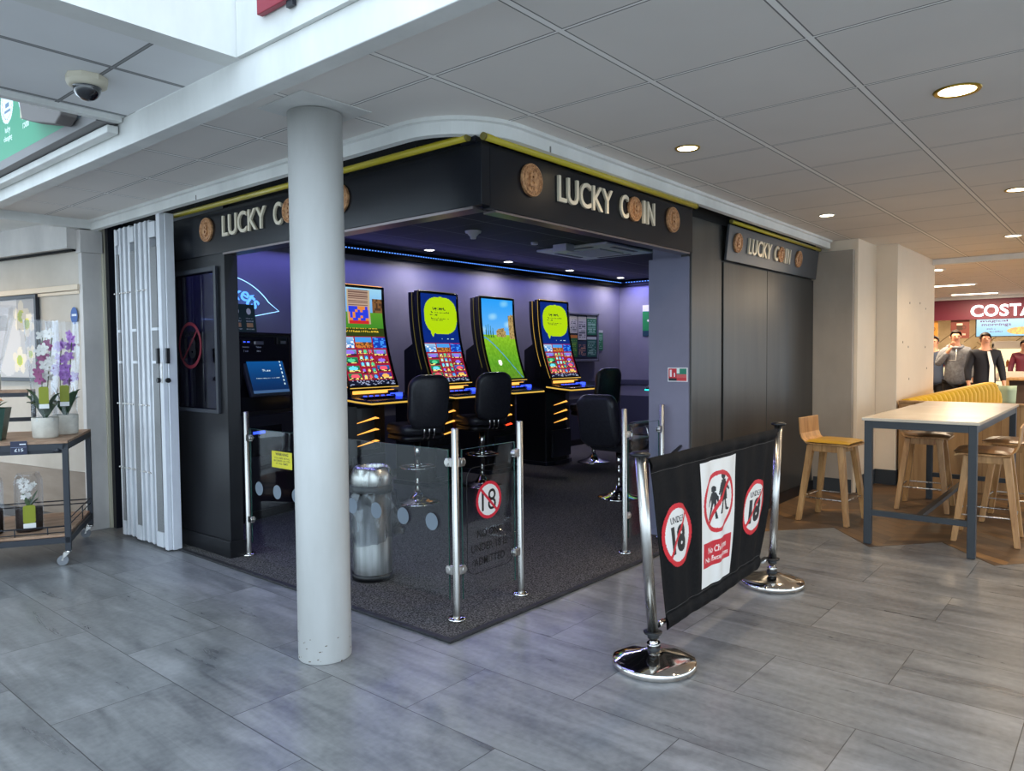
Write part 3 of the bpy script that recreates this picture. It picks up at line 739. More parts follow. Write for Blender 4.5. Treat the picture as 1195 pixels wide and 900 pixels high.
# ---- cash machine behind the left front
t = thing('cash_machine', 'tall black cash machine with a tilted blue screen at the left of the arcade', 'cash machine', (.71, 3.15, .011), radians(13))
def L(mb, name, m, **k): return mb.build(name, m, t, local=True, **k)
L(MB().box(-.04, 0, 0, .62, .50, 1.60).box(-.04, -.02, 1.585, .62, .5, 1.60), 'cabinet', M_PLAST, bevel=.006)
L(MB().box(0, -.012, .93, .58, 0, 1.56), 'front_panel', mat('gloss_black_panel', (14, 14, 18), .18), bevel=.004)
L(MB().box(-.01, -.03, .08, .59, 0, .90), 'lower_door', M_NAVY, bevel=.01)
b = MB(); b.T = basis((.05, -.10, 1.06), (1,0,0), (0,.30,.95)); b.box(0, 0, -.03, .46, .34, .0); b.T = None; L(b, 'screen_bezel', M_IRON, bevel=.006)
Ms = basis((.075, -.10, 1.085), (1,0,0), (0,.30,.95)); mk = Mask().text('Welcome', .20, .20, .09, .018, .01).text('Please insert your note or ticket', .20, .13, .26, .014, .01).done()
raster('screen', .41, .28, 100, 68, lambda a, c: (210, 235, 245) if mk(a, c) or (a > .37 and a < .38 and c > .06 and int(c*60) % 2 == 0) else ((10, 34+c*150, 74+c*230) if c > .025 else (60, 90, 130)), lambda a, c: tuple(Ms @ Vector((a, c, .0045-.003))), M_SCREEN, t, local=True)
b = MB(); b.box(.03,-.035,1.50,.13,-.012,1.535); L(b, 'note_slot', M_PLAST, bevel=.004)
b = MB(); b.box(.035,-.037,1.512,.055,-.034,1.52); b.box(.075,-.037,1.512,.1,-.034,1.52); L(b, 'slot_light', M_BLUEL)
b = MB(); b.box(.17,-.022,1.495,.27,-.012,1.525); L(b, 'ticket_slot', M_ALU, bevel=.003)
b = MB(); b.box(.42,-.03,1.50,.54,-.012,1.56); L(b, 'card_reader', M_PLAST, bevel=.004)
b = MB(); b.box(.46,-.032,1.505,.52,-.03,1.53); L(b, 'card_window', M_ALU)
b = MB()
for s_, x_, z_, w_ in (('Banknotes', .08, 1.475, .07), ('5 10 20', .08, 1.44, .05), ('Tickets', .22, 1.475, .06), ('IN', .22, 1.44, .04)):
    v, f = text_geo(s_, w_, .014, 0, .01, True); b.add([Vector((x_+p.x, -.0135, z_+p.y)) for p in v], f)
L(b, 'panel_lettering', mat('pale_lettering', (170, 175, 185), .5), recalc=False)
b = MB(); b.box(.10,-.032,.55,.45,-.029,.80); L(b, 'lower_window', mat('gloss_black_panel', (0,0,0)))
b = MB(); b.box(.12,-.045,.74,.24,-.03,.76); L(b, 'tray_light', M_BLUEL)
# leaflet holder on top
t = thing('leaflet_stand', 'dark green leaflet board standing on top of the cash machine', 'leaflet', (.82, 3.30, 1.61), radians(13))
mk = Mask().text('stay in', .07, .12, .09, .014, .02).text('control', .07, .098, .09, .014, .02).text('ask our team', .07, .03, .10, .012, .02).done()
def leafc(a, c):
    a2 = a % .15
    if mk(a2, c): return (200, 210, 205)
    if (a2-.07)**2+(c-.18)**2 < .028**2: return (225, 225, 222)
    if .045 < c < .08 and .03 < a2 < .11: return (196, 150, 104)
    return (30, 58, 54)
raster('printed_board', .26, .24, 100, 80, lambda a, c: leafc(a*1.15, c), lambda a, c: (a-.12, -.0565+c*.1167, c), M_PRINT, t, local=True)
b = MB(); b.prism([(-.052, -.001), (-.046, -.001), (-.018, .24), (-.024, .24)], -.12, .14, 'yz'); b.box(-.12, -.052, 0, .14, .03, .006)
b.build('backing_board', M_DGREEN, t, local=True)
# neon on the back wall
t = thing('neon_sign', 'blue arched neon sign ending in kets above the cash machine', 'sign', (1.15, 3.99, 1.82))
N0 = Vector((1.02, 3.955, 1.55)); b = MB()
def arcpts(r, a0, a1, n=24): return [N0+Vector((r*cos(radians(a0+(a1-a0)*k/n)), 0, r*sin(radians(a0+(a1-a0)*k/n)))) for k in range(n+1)]
for r_, a0, a1 in ((.62, 100, 38), (.36, 100, 40)): b.tube(arcpts(r_, a0, a1), .0035, 6)
e1 = arcpts(.62, 38, 38, 1)[0]; e2 = arcpts(.36, 40, 40, 1)[0]
b.tube([e1, N0+Vector((.60,0,.30)), e2], .0035, 6); b.tube([e2, N0+Vector((.16,0,.20))], .0045, 6); b.tube([N0+Vector((-.2,0,.20)), N0+Vector((.16,0,.20))], .0045, 6)
b.tube([N0+Vector((.02,0,.22)), N0+Vector((0,0,.38))], .0035, 6)
b.build('neon_outline', M_NEON, t)
b = MB()
for ch, a in (('k', 71), ('e', 61.5), ('t', 53.5), ('s', 46)):
    v, f = text_geo(ch, None, .13 if ch in 'kt' else .09, .01, .006, True); c0 = arcpts(.49, a, a, 1)[0]; th = radians(a-90)
    b.add([c0+Vector((p.x*cos(th)-p.y*sin(th), -p.z, p.x*sin(th)+p.y*cos(th))) for p in v], f)
b.build('neon_letters', emis('neon_letter', (90, 160, 255), 1.8), t)

# ---- slot machines
def sy(z): return -.18*(max(0, (2.05-z))/.94)**2.3
def noise2(i, j, s): return ((math.sin(i*127.1+j*311.7+s*74.7)*43758.5453) % 1+1) % 1
def icon(i, j, a, c):
    h = noise2(i, j, 1); pal = [(40,110,190),(60,150,210),(200,120,40),(90,60,160),(190,150,60),(40,140,90),(170,40,60),(120,170,220)]
    p = pal[int(h*7.99)]; q = pal[int(noise2(i, j, 3)*7.99)]
    r = (a-.5)**2+(c-.5)**2
    base = tuple(p[k]*(.45+.6*c) for k in range(3))
    if c < .30 and abs(a-.5) < .42: return (235, 215, 120) if noise2(int(a*9), int(c*14), i+j*3) > .5 else (60, 30, 40)
    if r < .05+.05*noise2(i, j, 5): return tuple(min(255, q[k]*1.2+40) for k in range(3))
    return base
def menu_tiles(a, c, W_, H_):
    # lower game wall: a,c normalised 0..1 (c up)
    if c < .10:
        return (20, 24, 44) if noise2(int(a*30), int(c*90), 2) < .8 else (150, 160, 190)
    c = (c-.10)/.90
    if c > .72:
        cc = (c-.72)/.28
        if abs(a-.31) < .012 or abs(a-.69) < .012 or cc > .94 or cc < .04: return (150, 20, 40)
        if a < .31: return (40+130*cc, 110+90*cc, 190+40*cc) if noise2(int(a*22), int(cc*9), 1) > .25 else (235, 240, 245)
        if a < .69: return ((70, 150, 225) if cc > .55 else ((200, 120, 50) if noise2(int(a*40), int(cc*12), 4) > .45 else (90, 60, 40)))
        return (20, 60, 170) if noise2(int(a*24), int(cc*8), 8) > .3 else (60, 140, 230)
    col = a*3
    if 1 <= col < 2:
        i, fa = divmod((col-1)*3, 1); j, fc = divmod(c/.72*5, 1)
        if fa < .1 or fa > .9 or fc < .12 or fc > .88: return (150, 24, 52)
        return icon(int(i), int(j)+20, fa, fc)
    i, fa = divmod(col, 1); j, fc = divmod(c/.72*4, 1)
    if fa < .08 or fa > .92 or fc < .1 or fc > .88: return (150, 24, 52)
    return icon(int(i)+9, int(j), fa, fc)
SW, SH = .58, .93
def scr_castle(a, c):
    u, v = a/SW, c/SH
    if v < .50: return menu_tiles(u, v/.5, 1, 1)
    v2 = (v-.5)/.5
    if v2 < .18: return (226, 190, 60) if mkc(a, c) else (46, 60, 20)
    if .22 < u < .72 and v2 > .26 and v2 < .97:
        w = (v2-.26)/.71; x_ = (u-.22)/.5
        if x_ < .07 or x_ > .93: return (180, 160, 130)
        if w > .52: return (110, 84, 74) if int(w*32) % 2 else (176, 150, 132)
        if w > .1: return (40, 60, 210) if noise2(int(x_*9), int(w*12), 3) > .45 else (214, 130, 60)
        return (190, 40, 40)
    if v2 < .5: return (50+70*v2, 120+50*v2, 40)
    if u > .78 and v2 < .8: return (120, 84, 50) if noise2(int(u*30), int(v2*20), 1) > .3 else (70, 50, 34)
    return (60+90*v2, 130+70*v2, 225)
mkc = Mask().text('LAND 5 OR MORE BONUS', .28, .545, .46, .018, .03).text('TO TRIGGER FREE SPINS', .28, .515, .46, .018, .03).done()
def bubble(mk):
    def f(a, c):
        u, v = a/SW, c/SH
        if v < .44: return menu_tiles(u, v/.44, 1, 1)
        x_ = (u-.54)/.46; y_ = (v-.755)/.215
        inside = (abs(x_)**2.6+abs(y_)**2.6 < 1) or (.22 < u < .40 and .505 < v < .60 and (v-.505) > (abs(u-.27)*.9-.0))
        if inside: return (16, 44, 30) if mk(a, c) else (170, 206, 10)
        if mk(a, c): return (180, 215, 220)
        return (10, 40, 120)
    return f
mkb = Mask().text('Keep control...', .285, .775, .22, .036, .03).text('Only bet what you can afford', .30, .735, .30, .018, .03).text('and enjoy it', .21, .708, .14, .018, .03).text('Set a limit before you start to play', .30, .672, .30, .012, .01).text('and take a break', .26, .652, .20, .012, .01).text('gambleaware.org', .40, .455, .22, .016, .02).done()
def scr_field(a, c):
    u, v = a/SW, c/SH
    if mkf(u, v): return (176, 150, 96) if noise2(int(u*60), int(v*80), 1) > .35 else (120, 96, 60)
    for k, tx in enumerate((.10, .17, .24, .31)):
        if abs(u-tx) < .018*(1-(v-.52)/.2) and .52 < v < .70-.02*k: return (36, 92, 40)
    if v > .55: q_ = max(0, sin(u*7+v*3)*sin(v*23-u*2)*1.0-.35); return (40+144*(1-v)+110*q_, 150+50*(1-v)+60*q_, 235)
    if abs(v-(.52-.55*u**1.4)) < .008: return (70, 140, 200)
    if (u-.36)**2+((v-.20)*1.6)**2 < .0035: return (250, 250, 235)
    g = .55-v
    n_ = noise2(int(u*26), int(v*40), 7)*.2
    return (80+130*max(0,.35-g)+20*n_*5, 130+90*(.5-g)+20*n_*5, 30+n_*60)
mkf = Mask().poly([(.42,.53),(.62,.52),(.72,.53),(.72,.60),(.68,.60),(.68,.64),(.63,.64),(.63,.60),(.56,.60),(.56,.63),(.50,.63),(.50,.60),(.42,.60)]).poly([(.84,.50),(1,.50),(1,.82),(.97,.80),(.93,.82),(.90,.80),(.84,.80)]).done()
def slot_machine(label, loc, rz, scrf, trim, chev, lowm):
    t = thing('slot_machine', label, 'slot machine', loc, rz, None)
    def B(mb, name, m, p=None, **k):
        o = mb.build(name, m, p or t, local=True, **k); return o
    # body below the screen
    b = MB(); b.prism([(-.26,.42),(.26,.42),(.26,-.05),(.14,-.09),(-.14,-.09),(-.26,-.05)], 0.0, .93)
    B(b, 'cabinet', M_PLAST, bevel=.01)
    b = MB(); b.prism([(-.28,.44),(.28,.44),(.28,-.07),(.15,-.12),(-.15,-.12),(-.28,-.07)], 0, .05); b.box(-.2,-.115,.10,.2,-.08,.44); B(b, 'plinth', M_NAVY, bevel=.006)
    # curved display housing: two shells
    zs = [1.10+.96*k/16 for k in range(17)]
    for (nm, w, o0, o1, ex) in (('display_housing', .315, .010, .075, .012), ('rear_shell', .300, .09, .17, .0)):
        fr = [(sy(z)+o0, z) for z in zs]; bk = [(sy(z)+o1+(.0 if z > 1.3 else (1.3-z)*.6), z) for z in reversed(zs)]
        pl = fr+bk; pl = [(y_, z_+(ex if z_ > 2.0 else 0)) for y_, z_ in pl]
        b = MB(); b.prism(pl, -w, w, 'yz'); B(b, nm, M_PLAST, bevel=.006)
    b = MB(); b.prism([(.02, .9), (.30, .9), (.30, 1.45), (.12, 1.55), (.02, 1.2)], -.24, .24, 'yz'); B(b, 'spine', M_PLAST, bevel=.01)
    raster('screen', SW, SH, 72, 116, scrf, lambda a, c: (a-SW/2, sy(1.115+c)+.004, 1.115+c), M_SCREEN, t, local=True)
    loop = [(-.308, sy(z)-.002, z) for z in zs]+[(.308, sy(z)-.002, z) for z in reversed(zs)]
    b = MB(); b.tube(loop, .009, 6, closed=True); B(b, 'screen_bezel', mat('bezel_gloss', (30, 26, 16), .15, .6))
    b = MB(); b.tube([(-.318, sy(z)+.02, z) for z in zs], .0022, 5); b.tube([(.318, sy(z)+.02, z) for z in zs], .0022, 5); b.tube([(-.31, sy(2.06)+.02, 2.074), (.31, sy(2.06)+.02, 2.074)], .003, 5); b.tube([(-.303, sy(z)+.115, z) for z in zs], .0025, 5); B(b, 'edge_light', trim)
    b = MB(); b.tube([(-.31, sy(1.10)-.010, 1.092), (.31, sy(1.10)-.010, 1.092)], .0045, 6); B(b, 'lower_edge_light', M_GOLDL)
    # neck and console
    b = MB(); b.prism([(-.20, .92), (.05, .92), (.02, 1.10), (-.13, 1.10)], -.27, .27, 'yz'); B(b, 'neck', M_PLAST, bevel=.005)
    b = MB(); b.box(-.26, -.185, 1.035, .26, -.165, 1.065); b.box(-.24,-.196,1.0,.24,-.18,1.012); B(b, 'neck_light', M_ORNG, bevel=.003)
    con = [(-.34,-.12),(-.34,-.30),(-.30,-.46),(.28,-.46),(.34,-.38),(.34,-.12)]
    def sl(y): return .985 + (y+.46)*.10
    b = MB(); n = len(con); vs = [(x_, y_, sl(y_)-.055 + (.02 if y_ < -.4 else 0)) for x_, y_ in con]+[(x_, y_, sl(y_)) for x_, y_ in con]
    b.add(vs, [(k,(k+1)%n,n+(k+1)%n,n+k) for k in range(n)]+[list(range(n-1,-1,-1)), list(range(n,2*n))]); co_ = B(b, 'console', mat('console_blue_black', (24, 26, 54), .2), bevel=.006)
    b = MB(); b.tube([(x_*1.012, y_-.006, sl(y_)-.028) for x_, y_ in con[:5]], .0085, 6); B(b, 'console_edge_light', M_GOLDL if trim is not M_TEAL else M_TEAL, co_)
    b = MB(); b.box(-.24, -.33, sl(-.25)-.004, .14, -.20, sl(-.25)+.010); B(b, 'button_deck', mat('deck_gloss', (20, 22, 60), .12), co_, bevel=.004)
    b = MB()
    for k in range(5): b.cyl((-.2+k*.075, -.27, 1.0), (-.2+k*.075, -.27, 1.022), .018, n=12)
    b.cyl((.23, -.28, .99), (.23, -.28, 1.035), .034, n=18); B(b, 'button', M_BLUEL if lowm else M_ORNG, co_)
    b = MB(); b.box(.17, -.20, 1.0, .30, -.15, 1.06); B(b, 'note_acceptor', M_PLAST, co_, bevel=.004)
    b = MB(); b.box(.19,-.202,1.02,.28,-.199,1.03); B(b, 'acceptor_light', M_BLUEL, co_)
    for k, z_ in enumerate((.80, .69, .58)):
        b = MB(); s_ = .05
        P_ = [(-.15, -.10, z_-.045), (.02, -.165, z_), (.13, -.11, z_-.015)]
        b.tube(P_, .008, 5, radii=[.003, .011, .003]); B(b, 'chevron_light', chev if k < 2 or lowm != 'red' else M_REDL)
    b = MB(); b.prism([(-.18,-.07),(.18,-.07),(.12,-.12),(.02,-.155),(-.10,-.11)], .50, .90); B(b, 'front_prow', M_PLAST, bevel=.005)
    return t
slot_machine('tall slot machine with a castle bonus screen, nearest the column', (2.02, 3.20, .011), radians(4), scr_castle, M_ORNG, M_ORNG, True)
slot_machine('slot machine showing a lime speech bubble, behind the nearest stool', (3.10, 3.22, .011), radians(5), bubble(mkb), M_RAINB, M_ORNG, True)
slot_machine('slot machine with a full castle and green field picture on its screen', (4.11, 3.27, .011), radians(2), scr_field, M_RAINB, M_ORNG, 'red')
slot_machine('slot machine showing a lime speech bubble, beside the wall notice board', (5.05, 3.14, .011), radians(1), bubble(mkb), M_GOLDL, M_ORNG, True)
slot_machine('teal lit slot machine mostly hidden behind the lilac return wall', (5.75, 1.66, .011), radians(-90), scr_field, M_TEAL, M_TEAL, True)

# ---- stools
def base_parts(t, h, ring=True):
    def B(mb, name, m, **k): return mb.build(name, m, t, local=True, **k)
    B(MB().lathe([(0,0),(.21,0),(.215,.006),(.20,.016),(.13,.030),(.075,.055),(.045,.09),(.034,.12),(0,.12)], n=40), 'chrome_base', M_CHROME)
    B(MB().cyl((0,0,.10),(0,0,h-.10), .026, n=20).cyl((0,0,h*.55),(0,0,h-.06), .032, n=20), 'gas_column', M_CHROME)
    if ring:
        b = MB(); R_ = .17; b.tube([(R_*cos(2*pi*k/36), R_*sin(2*pi*k/36), .34) for k in range(36)], .010, 8, closed=True)
        for a in (0, 2.1, 4.2): b.tube([(.028*cos(a), .028*sin(a), .34), (R_*cos(a), R_*sin(a), .34)], .006, 6)
        B(b, 'foot_ring', M_CHROME)
def cushion(mb, w, d, z0, z1, r=.09, cy=0):
    p = rrect(-w/2, cy-d/2, w/2, cy+d/2, r, 6); n = len(p)
    lv = [(.90, z0), (1.0, z0+(z1-z0)*.25), (1.0, z0+(z1-z0)*.75), (.93, z1-.004), (.80, z1)]
    vs = [(a*s_, cy+(c-cy)*s_, z) for s_, z in lv for a, c in p]
    mb.add(vs, [(i*n+k, i*n+(k+1)%n, (i+1)*n+(k+1)%n, (i+1)*n+k) for i in range(len(lv)-1) for k in range(n)]+[list(range(n-1,-1,-1)), list(range((len(lv)-1)*n, len(lv)*n))], smooth=True)
def gaming_stool(label, loc, rz, group=None):
    # local: sits facing +y, back at -y
    t = thing('arcade_stool', label, 'stool', loc, rz, group)
    def B(mb, name, m, **k): return mb.build(name, m, t, local=True, **k)
    base_parts(t, .66)
    b = MB(); cushion(b, .44, .44, .60, .66, .08, .02); B(b, 'seat_frame', M_PLAST)
    b = MB(); cushion(b, .45, .46, .655, .755, .09, .03); B(b, 'seat', M_LEATH)
    b = MB(); b.T = basis((0, -.25, .66), (1,0,0), (0,-.12,1)); p = rrect(-.20, .06, .20, .56, .12, 8); n = len(p); cx_, cz_ = 0, .31
    lv = [(.86,-.030),(.98,-.020),(1,.0),(.98,.035),(.85,.050)]
    vs = [(cx_+(a-cx_)*s_, cz_+(c-cz_)*s_, y_-.03*(a/.2)**2) for s_, y_ in lv for a, c in p]
    b.add([(a, c, y) for a, c, y in vs], [(i*n+k, i*n+(k+1)%n, (i+1)*n+(k+1)%n, (i+1)*n+k) for i in range(len(lv)-1) for k in range(n)]+[list(range(n-1,-1,-1)), list(range((len(lv)-1)*n, len(lv)*n))], smooth=True)
    b.T = None; B(b, 'backrest', M_LEATH)
    b = MB()
    for x_ in (-.05, 0, .05): b.tube([(x_, -.10, .63), (x_, -.24, .63), (x_, -.275, .66), (x_, -.275, .80)], .009, 8)
    b.box(-.09, -.285, .74, .09, -.262, .80); B(b, 'back_bracket', M_CHROME)
    return t
gaming_stool('high black stool nearest the column, before the castle screen machine', (2.24, 2.66, .011), radians(-18))
gaming_stool('high black stool directly behind the 18 sign, second from the column', (3.28, 2.78, .011), radians(-20))
gaming_stool('high black stool farthest inside, before the last machine of the row', (5.43, 2.80, .011), radians(-14))
t = thing('arcade_armchair', 'low black swivel armchair on a chrome base nearest the arcade entrance', 'chair', (3.60, 1.28, .011), radians(-90))
def Bq(mb, name, m, **k): return mb.build(name, m, t, local=True, **k)
base_parts(t, .50, False)
b = MB(); cushion(b, .48, .48, .47, .59, .08, .03); Bq(b, 'seat', M_LEATH)
b = MB(); b.T = basis((0, -.25, .50), (1,0,0), (0,-.2,1)); p = rrect(-.215, .03, .215, .53, .10, 8); n = len(p)
lv = [(.88,-.035),(.98,-.020),(1,.01),(.97,.045),(.85,.060)]
b.add([((a)*s_, .28+(c-.28)*s_, y_+.05*(a/.24)**2) for s_, y_ in lv for a, c in p], [(i*n+k, i*n+(k+1)%n, (i+1)*n+(k+1)%n, (i+1)*n+k) for i in range(len(lv)-1) for k in range(n)]+[list(range(n-1,-1,-1)), list(range((len(lv)-1)*n, len(lv)*n))], smooth=True); b.T = None
Bq(b, 'backrest', M_LEATH)
for s_ in (-1, 1):
    b = MB(); b.box(s_*.27-.035, -.22, .71, s_*.27+.035, .16, .76); Bq(b, 'armrest', M_LEATH, bevel=.02)
    b = MB(); b.tube([(s_*.24, .06, .50), (s_*.27, .10, .60), (s_*.27, .04, .72)], .010, 8); b.tube([(s_*.24, -.18, .50), (s_*.27, -.2, .72)], .010, 8); Bq(b, 'arm_bracket', M_CHROME)

# ---- notices in the arcade
def poster(name, lab, o, r, w, h, colf, nx=50, ny=60, m=None, cat='poster', back=True):
    t = thing(name, lab, cat, o); r = Vector(r).normalized(); n_ = r.cross(Vector((0,0,1)))
    if back: b = MB(); b.T = basis(Vector(o), r, (0,0,1)); b.box(0, 0, .001, w, h, .006); b.T = None; b.build('backing', M_PAPER, t)
    raster('print', w, h, nx, ny, colf, lambda a, c: Vector(o)+r*a+Vector((0,0,c))+n_*.0075, m or M_PRINT, t)
    return t
def doc(bgc, ink, seed, head=None):
    def f(a, c, w, h):
        u, v = a/w, c/h
        if head and v > .86: return head
        if .1 < u < .9 and .08 < v < .82 and int(v*22) % 2 == 0 and noise2(int(v*22), int(u*9), seed) > .25: return ink
        return bgc
    return f
t = thing('notice_board', 'framed wall notice board filled with green and white leaflets', 'notice board', (6.88, 3.97, 1.32))
b = MB(); b.box(6.48, 3.95, 1.31, 7.26, 3.975, 2.02); b.build('board_back', mat('board_dark', (40, 46, 64), .5), t)
b = MB(); b.box(6.46, 3.93, 1.29, 7.28, 3.975, 1.325); b.box(6.46, 3.93, 2.0, 7.28, 3.975, 2.03); b.box(6.46, 3.93, 1.29, 6.49, 3.975, 2.03); b.box(7.25, 3.93, 1.29, 7.28, 3.975, 2.03); b.build('board_frame', mat('board_frame_grey', (104, 106, 124), .4), t, .003)
for k, (x_, z_, w_, h_, dc) in enumerate(((6.51,1.72,.20,.26,doc((200,200,205),(90,96,110),1)),(6.73,1.62,.22,.36,doc((190,192,200),(80,84,100),2)),(6.97,1.70,.26,.29,doc((28,110,86),(150,190,180),3,(190,200,200))),
        (6.51,1.36,.20,.33,doc((40,110,60),(120,170,60),4,(200,120,50))),(6.73,1.36,.22,.24,doc((24,50,80),(190,140,120),5)),(6.97,1.36,.26,.31,doc((20,90,84),(140,180,170),6,(180,190,195))))):
    raster('leaflet', w_, h_, 20, 30, lambda a, c, dc=dc, w_=w_, h_=h_: dc(a, c, w_, h_), lambda a, c, x_=x_, z_=z_: (x_+a, 3.944, z_+c), M_PRINT, t)
dc = doc((24,112,76),(130,180,160),8,(180,190,195))
poster('poster', 'narrow green notice on the back wall right of the notice board', (7.32, 3.995, 1.46), (1,0,0), .16, .32, lambda a, c: dc(a, c, .16, .32), 16, 32)
def gp(a, c):
    if c > .40: return (222, 222, 226)
    if c < .09: return (16, 60, 76)
    if (a-.10)**2+(c-.25)**2 < .0004: return (230, 235, 232)
    return (20, 132, 70)
poster('poster', 'green poster with a white top strip on the far arcade wall', (7.995, 3.56, 1.68), (0,-1,0), .30, .50, gp, 30, 50)
def fs(a, c):
    u, v = a/.16, c/.105
    if u < .04 or u > .96 or v < .06 or v > .94: return (225, 225, 228)
    if u < .46: 
        if v < .26: return (26, 26, 30)
        return (235, 225, 225) if (abs(u-.16) < .05 and .35 < v < .85) or (abs(u-.34) < .035 and .35 < v < .62) else (196, 30, 44)
    if v > .52: return (26, 124, 96) if not (u < .6 and v > .6) else (220, 235, 230)
    if .27 < v < .52 : return (205, 110, 110) if int(v*30) % 2 else (200, 60, 64)
    return (200, 50, 56)
poster('fire_point_sign', 'small red and green fire extinguisher sign on the return wall', (2.4995, .165, 1.19), (0,-1,0), .16, .105, fs, 48, 32, cat='sign')
poster('oval_notice', 'small blue round notice on the flower shop wall', (-.1790, 4.142, 1.68), (.1736,-.9848,0), .10, .14, lambda a, c: None if ((a-.05)/.05)**2+((c-.07)/.07)**2 > 1 else ((225,232,240) if .065 < c < .085 and abs(a-.05) < .035 else (24,84,160)), 30, 40, cat='sign', back=False)
# age sign on the window
mkU = Mask().text('UNDER', .165, .255, .15, .036, .02).text('18', .17, .15, .17, .15, .06).done()
def under(W_, oy=1.0, bgc=(228, 226, 222)):
    def f(a, c):
        dx, dy = (a-W_/2)/(W_/2), (c-W_/2*oy)/(W_/2*oy); q = sqrt(dx*dx+dy*dy)
        if q > 1: return None
        if q > .84 or abs(dx-dy)/1.414 < .06: return (206, 30, 42)
        k = .34/W_
        return (18, 18, 20) if mkU(a*k, c*k/oy) else bgc
    return f
t = thing('age_sign', 'faded round UNDER 18 sign on the tinted window left of the entrance', 'sign', (.13, 2.79, 1.49))
def darkunder(a, c):
    dx, dy = (a-.17)/.17, (c-.17)/.17; q = sqrt(dx*dx+dy*dy)
    if q > 1: return None
    if q > .86 or abs(dx-dy)/1.414 < .05: return (116, 34, 48)
    return (16, 16, 22) if mkU(a, c) else None
raster('print', .34, .34, 110, 110, darkunder, lambda a, c: (.134, 2.96-a, 1.32+c), M_PRINT, t)

# ---- arcade ceiling fittings
def downlight(lab, x, y, z, r, m, e, col, ang=2.3, group=None, ringm=None):
    t = thing('downlight', lab, 'ceiling light', (x, y, z), 0, group)
    b = MB(); b.lathe([(r*.80, z+.003), (r*.82, z-.005), (r*1.0, z-.007), (r*1.04, z-.001)], (x,y,0), 32); b.build('rim', ringm or M_WHITE, t)
    b = MB(); b.cyl((x,y,z+.001),(x,y,z-.003), r*.80, n=32); b.build('diffuser', m, t)
    lamp('lamp_light', 'SPOT', (0,0,-.012), e, col, t, size=r*.7, spot=ang, blend=.9)
WARM = (1.0, .80, .56); NEUT = (1.0, .93, .84)
M_BRASS = mat('brass_rim', (190, 160, 60), .3, .8)
for i, (x, y, l) in enumerate(((3.37,3.64,'arcade downlight above the nearest stool'),(4.80,3.68,'arcade downlight second from the column'),(6.15,3.68,'arcade downlight third from the column'),(7.55,3.70,'arcade downlight farthest from the column'))):
    downlight(l, x, y, 2.60, .065, M_LAMPC, SHOP_SPOT, NEUT, 3.0, 'downlights in the arcade')
t = thing('smoke_detector', 'white smoke detector on the black arcade ceiling', 'smoke detector', (2.78, 2.41, 2.6))
c = (2.78, 2.41, 0)
MB().lathe([(0,2.55),(.035,2.55),(.05,2.565),(.055,2.578),(.075,2.582),(.08,2.60)], c, 28).build('body', M_WHITE, t)
MB().lathe([(0,2.525),(.028,2.525),(.032,2.55)], c, 20).build('sensor', M_PLAST if False else M_WHITE, t)
b = MB(); b.cyl((3.75,2.42,2.6),(3.75,2.42,2.575), .04, .035, 20); tag(b.build('ceiling_sensor', M_WHITE), 'tiny white disc sensor right of the smoke detector', 'sensor')
t = thing('air_conditioner', 'square ceiling air conditioner cassette in the arcade', 'air conditioner', (4.7, 2.25, 2.6))
b = MB(); b.box(4.2, 1.8, 2.572, 5.2, 2.75, 2.598); b.build('casing', M_WHITE, t, .01)
b = MB(); b.box(4.45, 2.05, 2.560, 4.95, 2.50, 2.573); b.build('grille', mat('grille_grey', (180, 180, 182), .5), t, .004)
for (x0,y0,x1,y1) in ((4.45,1.86,4.95,1.92),(4.45,2.62,4.95,2.68),(4.27,2.05,4.33,2.50),(5.07,2.05,5.13,2.50)):
    b = MB(); b.box(x0,y0,2.568,x1,y1,2.574); b.build('louvre', M_IRON, t)
b = MB(); b.box(4.02, 2.20, 2.52, 4.17, 2.38, 2.60); tag(b.build('sensor_box', M_WHITE, bevel=.006), 'small white box beside the air conditioner cassette', 'box')
# led line: dots in a channel, plus the light they give
t = thing('led_strip', 'dotted blue led strip along the top of the arcade walls', 'light strip', (5, 3.9, 2.55))
b = MB(); b.box(.3, 3.905, 2.548, 7.93, 3.928, 2.566); b.box(7.905, .4, 2.548, 7.928, 3.9, 2.566); b.build('channel', mat('led_channel', (8, 20, 90), .4), t)
b = MB()
for k in range(188):
    x_ = .4+k*.04; b.box(x_, 3.900, 2.552, x_+.013, 3.9055, 2.562)
for k in range(68): b.box(7.9, .45+k*.05, 2.552, 7.9055, .47+k*.05, 2.562)
b.build('led', M_LEDB, t)
lamp('led_light', 'AREA', (-.9, -.06, -.03), SHOP_LED, (.27, .27, 1.0), t, size=7.4, sy=.05, rot=(radians(-25), 0, 0))
lamp('led_light', 'AREA', (2.86, -1.75, -.03), SHOP_LED*.4, (.27, .27, 1.0), t, size=.05, sy=3.2, rot=(0, radians(-25), 0))
# a second run of the strip above the entrance, inside
t = thing('led_strip', 'blue led strip hidden behind the sign boards, lighting the left of the arcade', 'light strip', (.3, 2, 2.55))
b = MB(); b.box(.24, .2, 2.545, .26, 3.9, 2.56); b.build('channel', MATS['led_channel'], t)
b = MB()
for k in range(70): b.box(.26, .3+k*.05, 2.547, .2655, .32+k*.05, 2.556)
b.build('led', M_LEDB, t)
lamp('led_light', 'AREA', (.03, 0.1, -.02), SHOP_LED*.5, (.27, .27, 1.0), t, size=.05, sy=3.4, rot=(0, radians(25), 0))

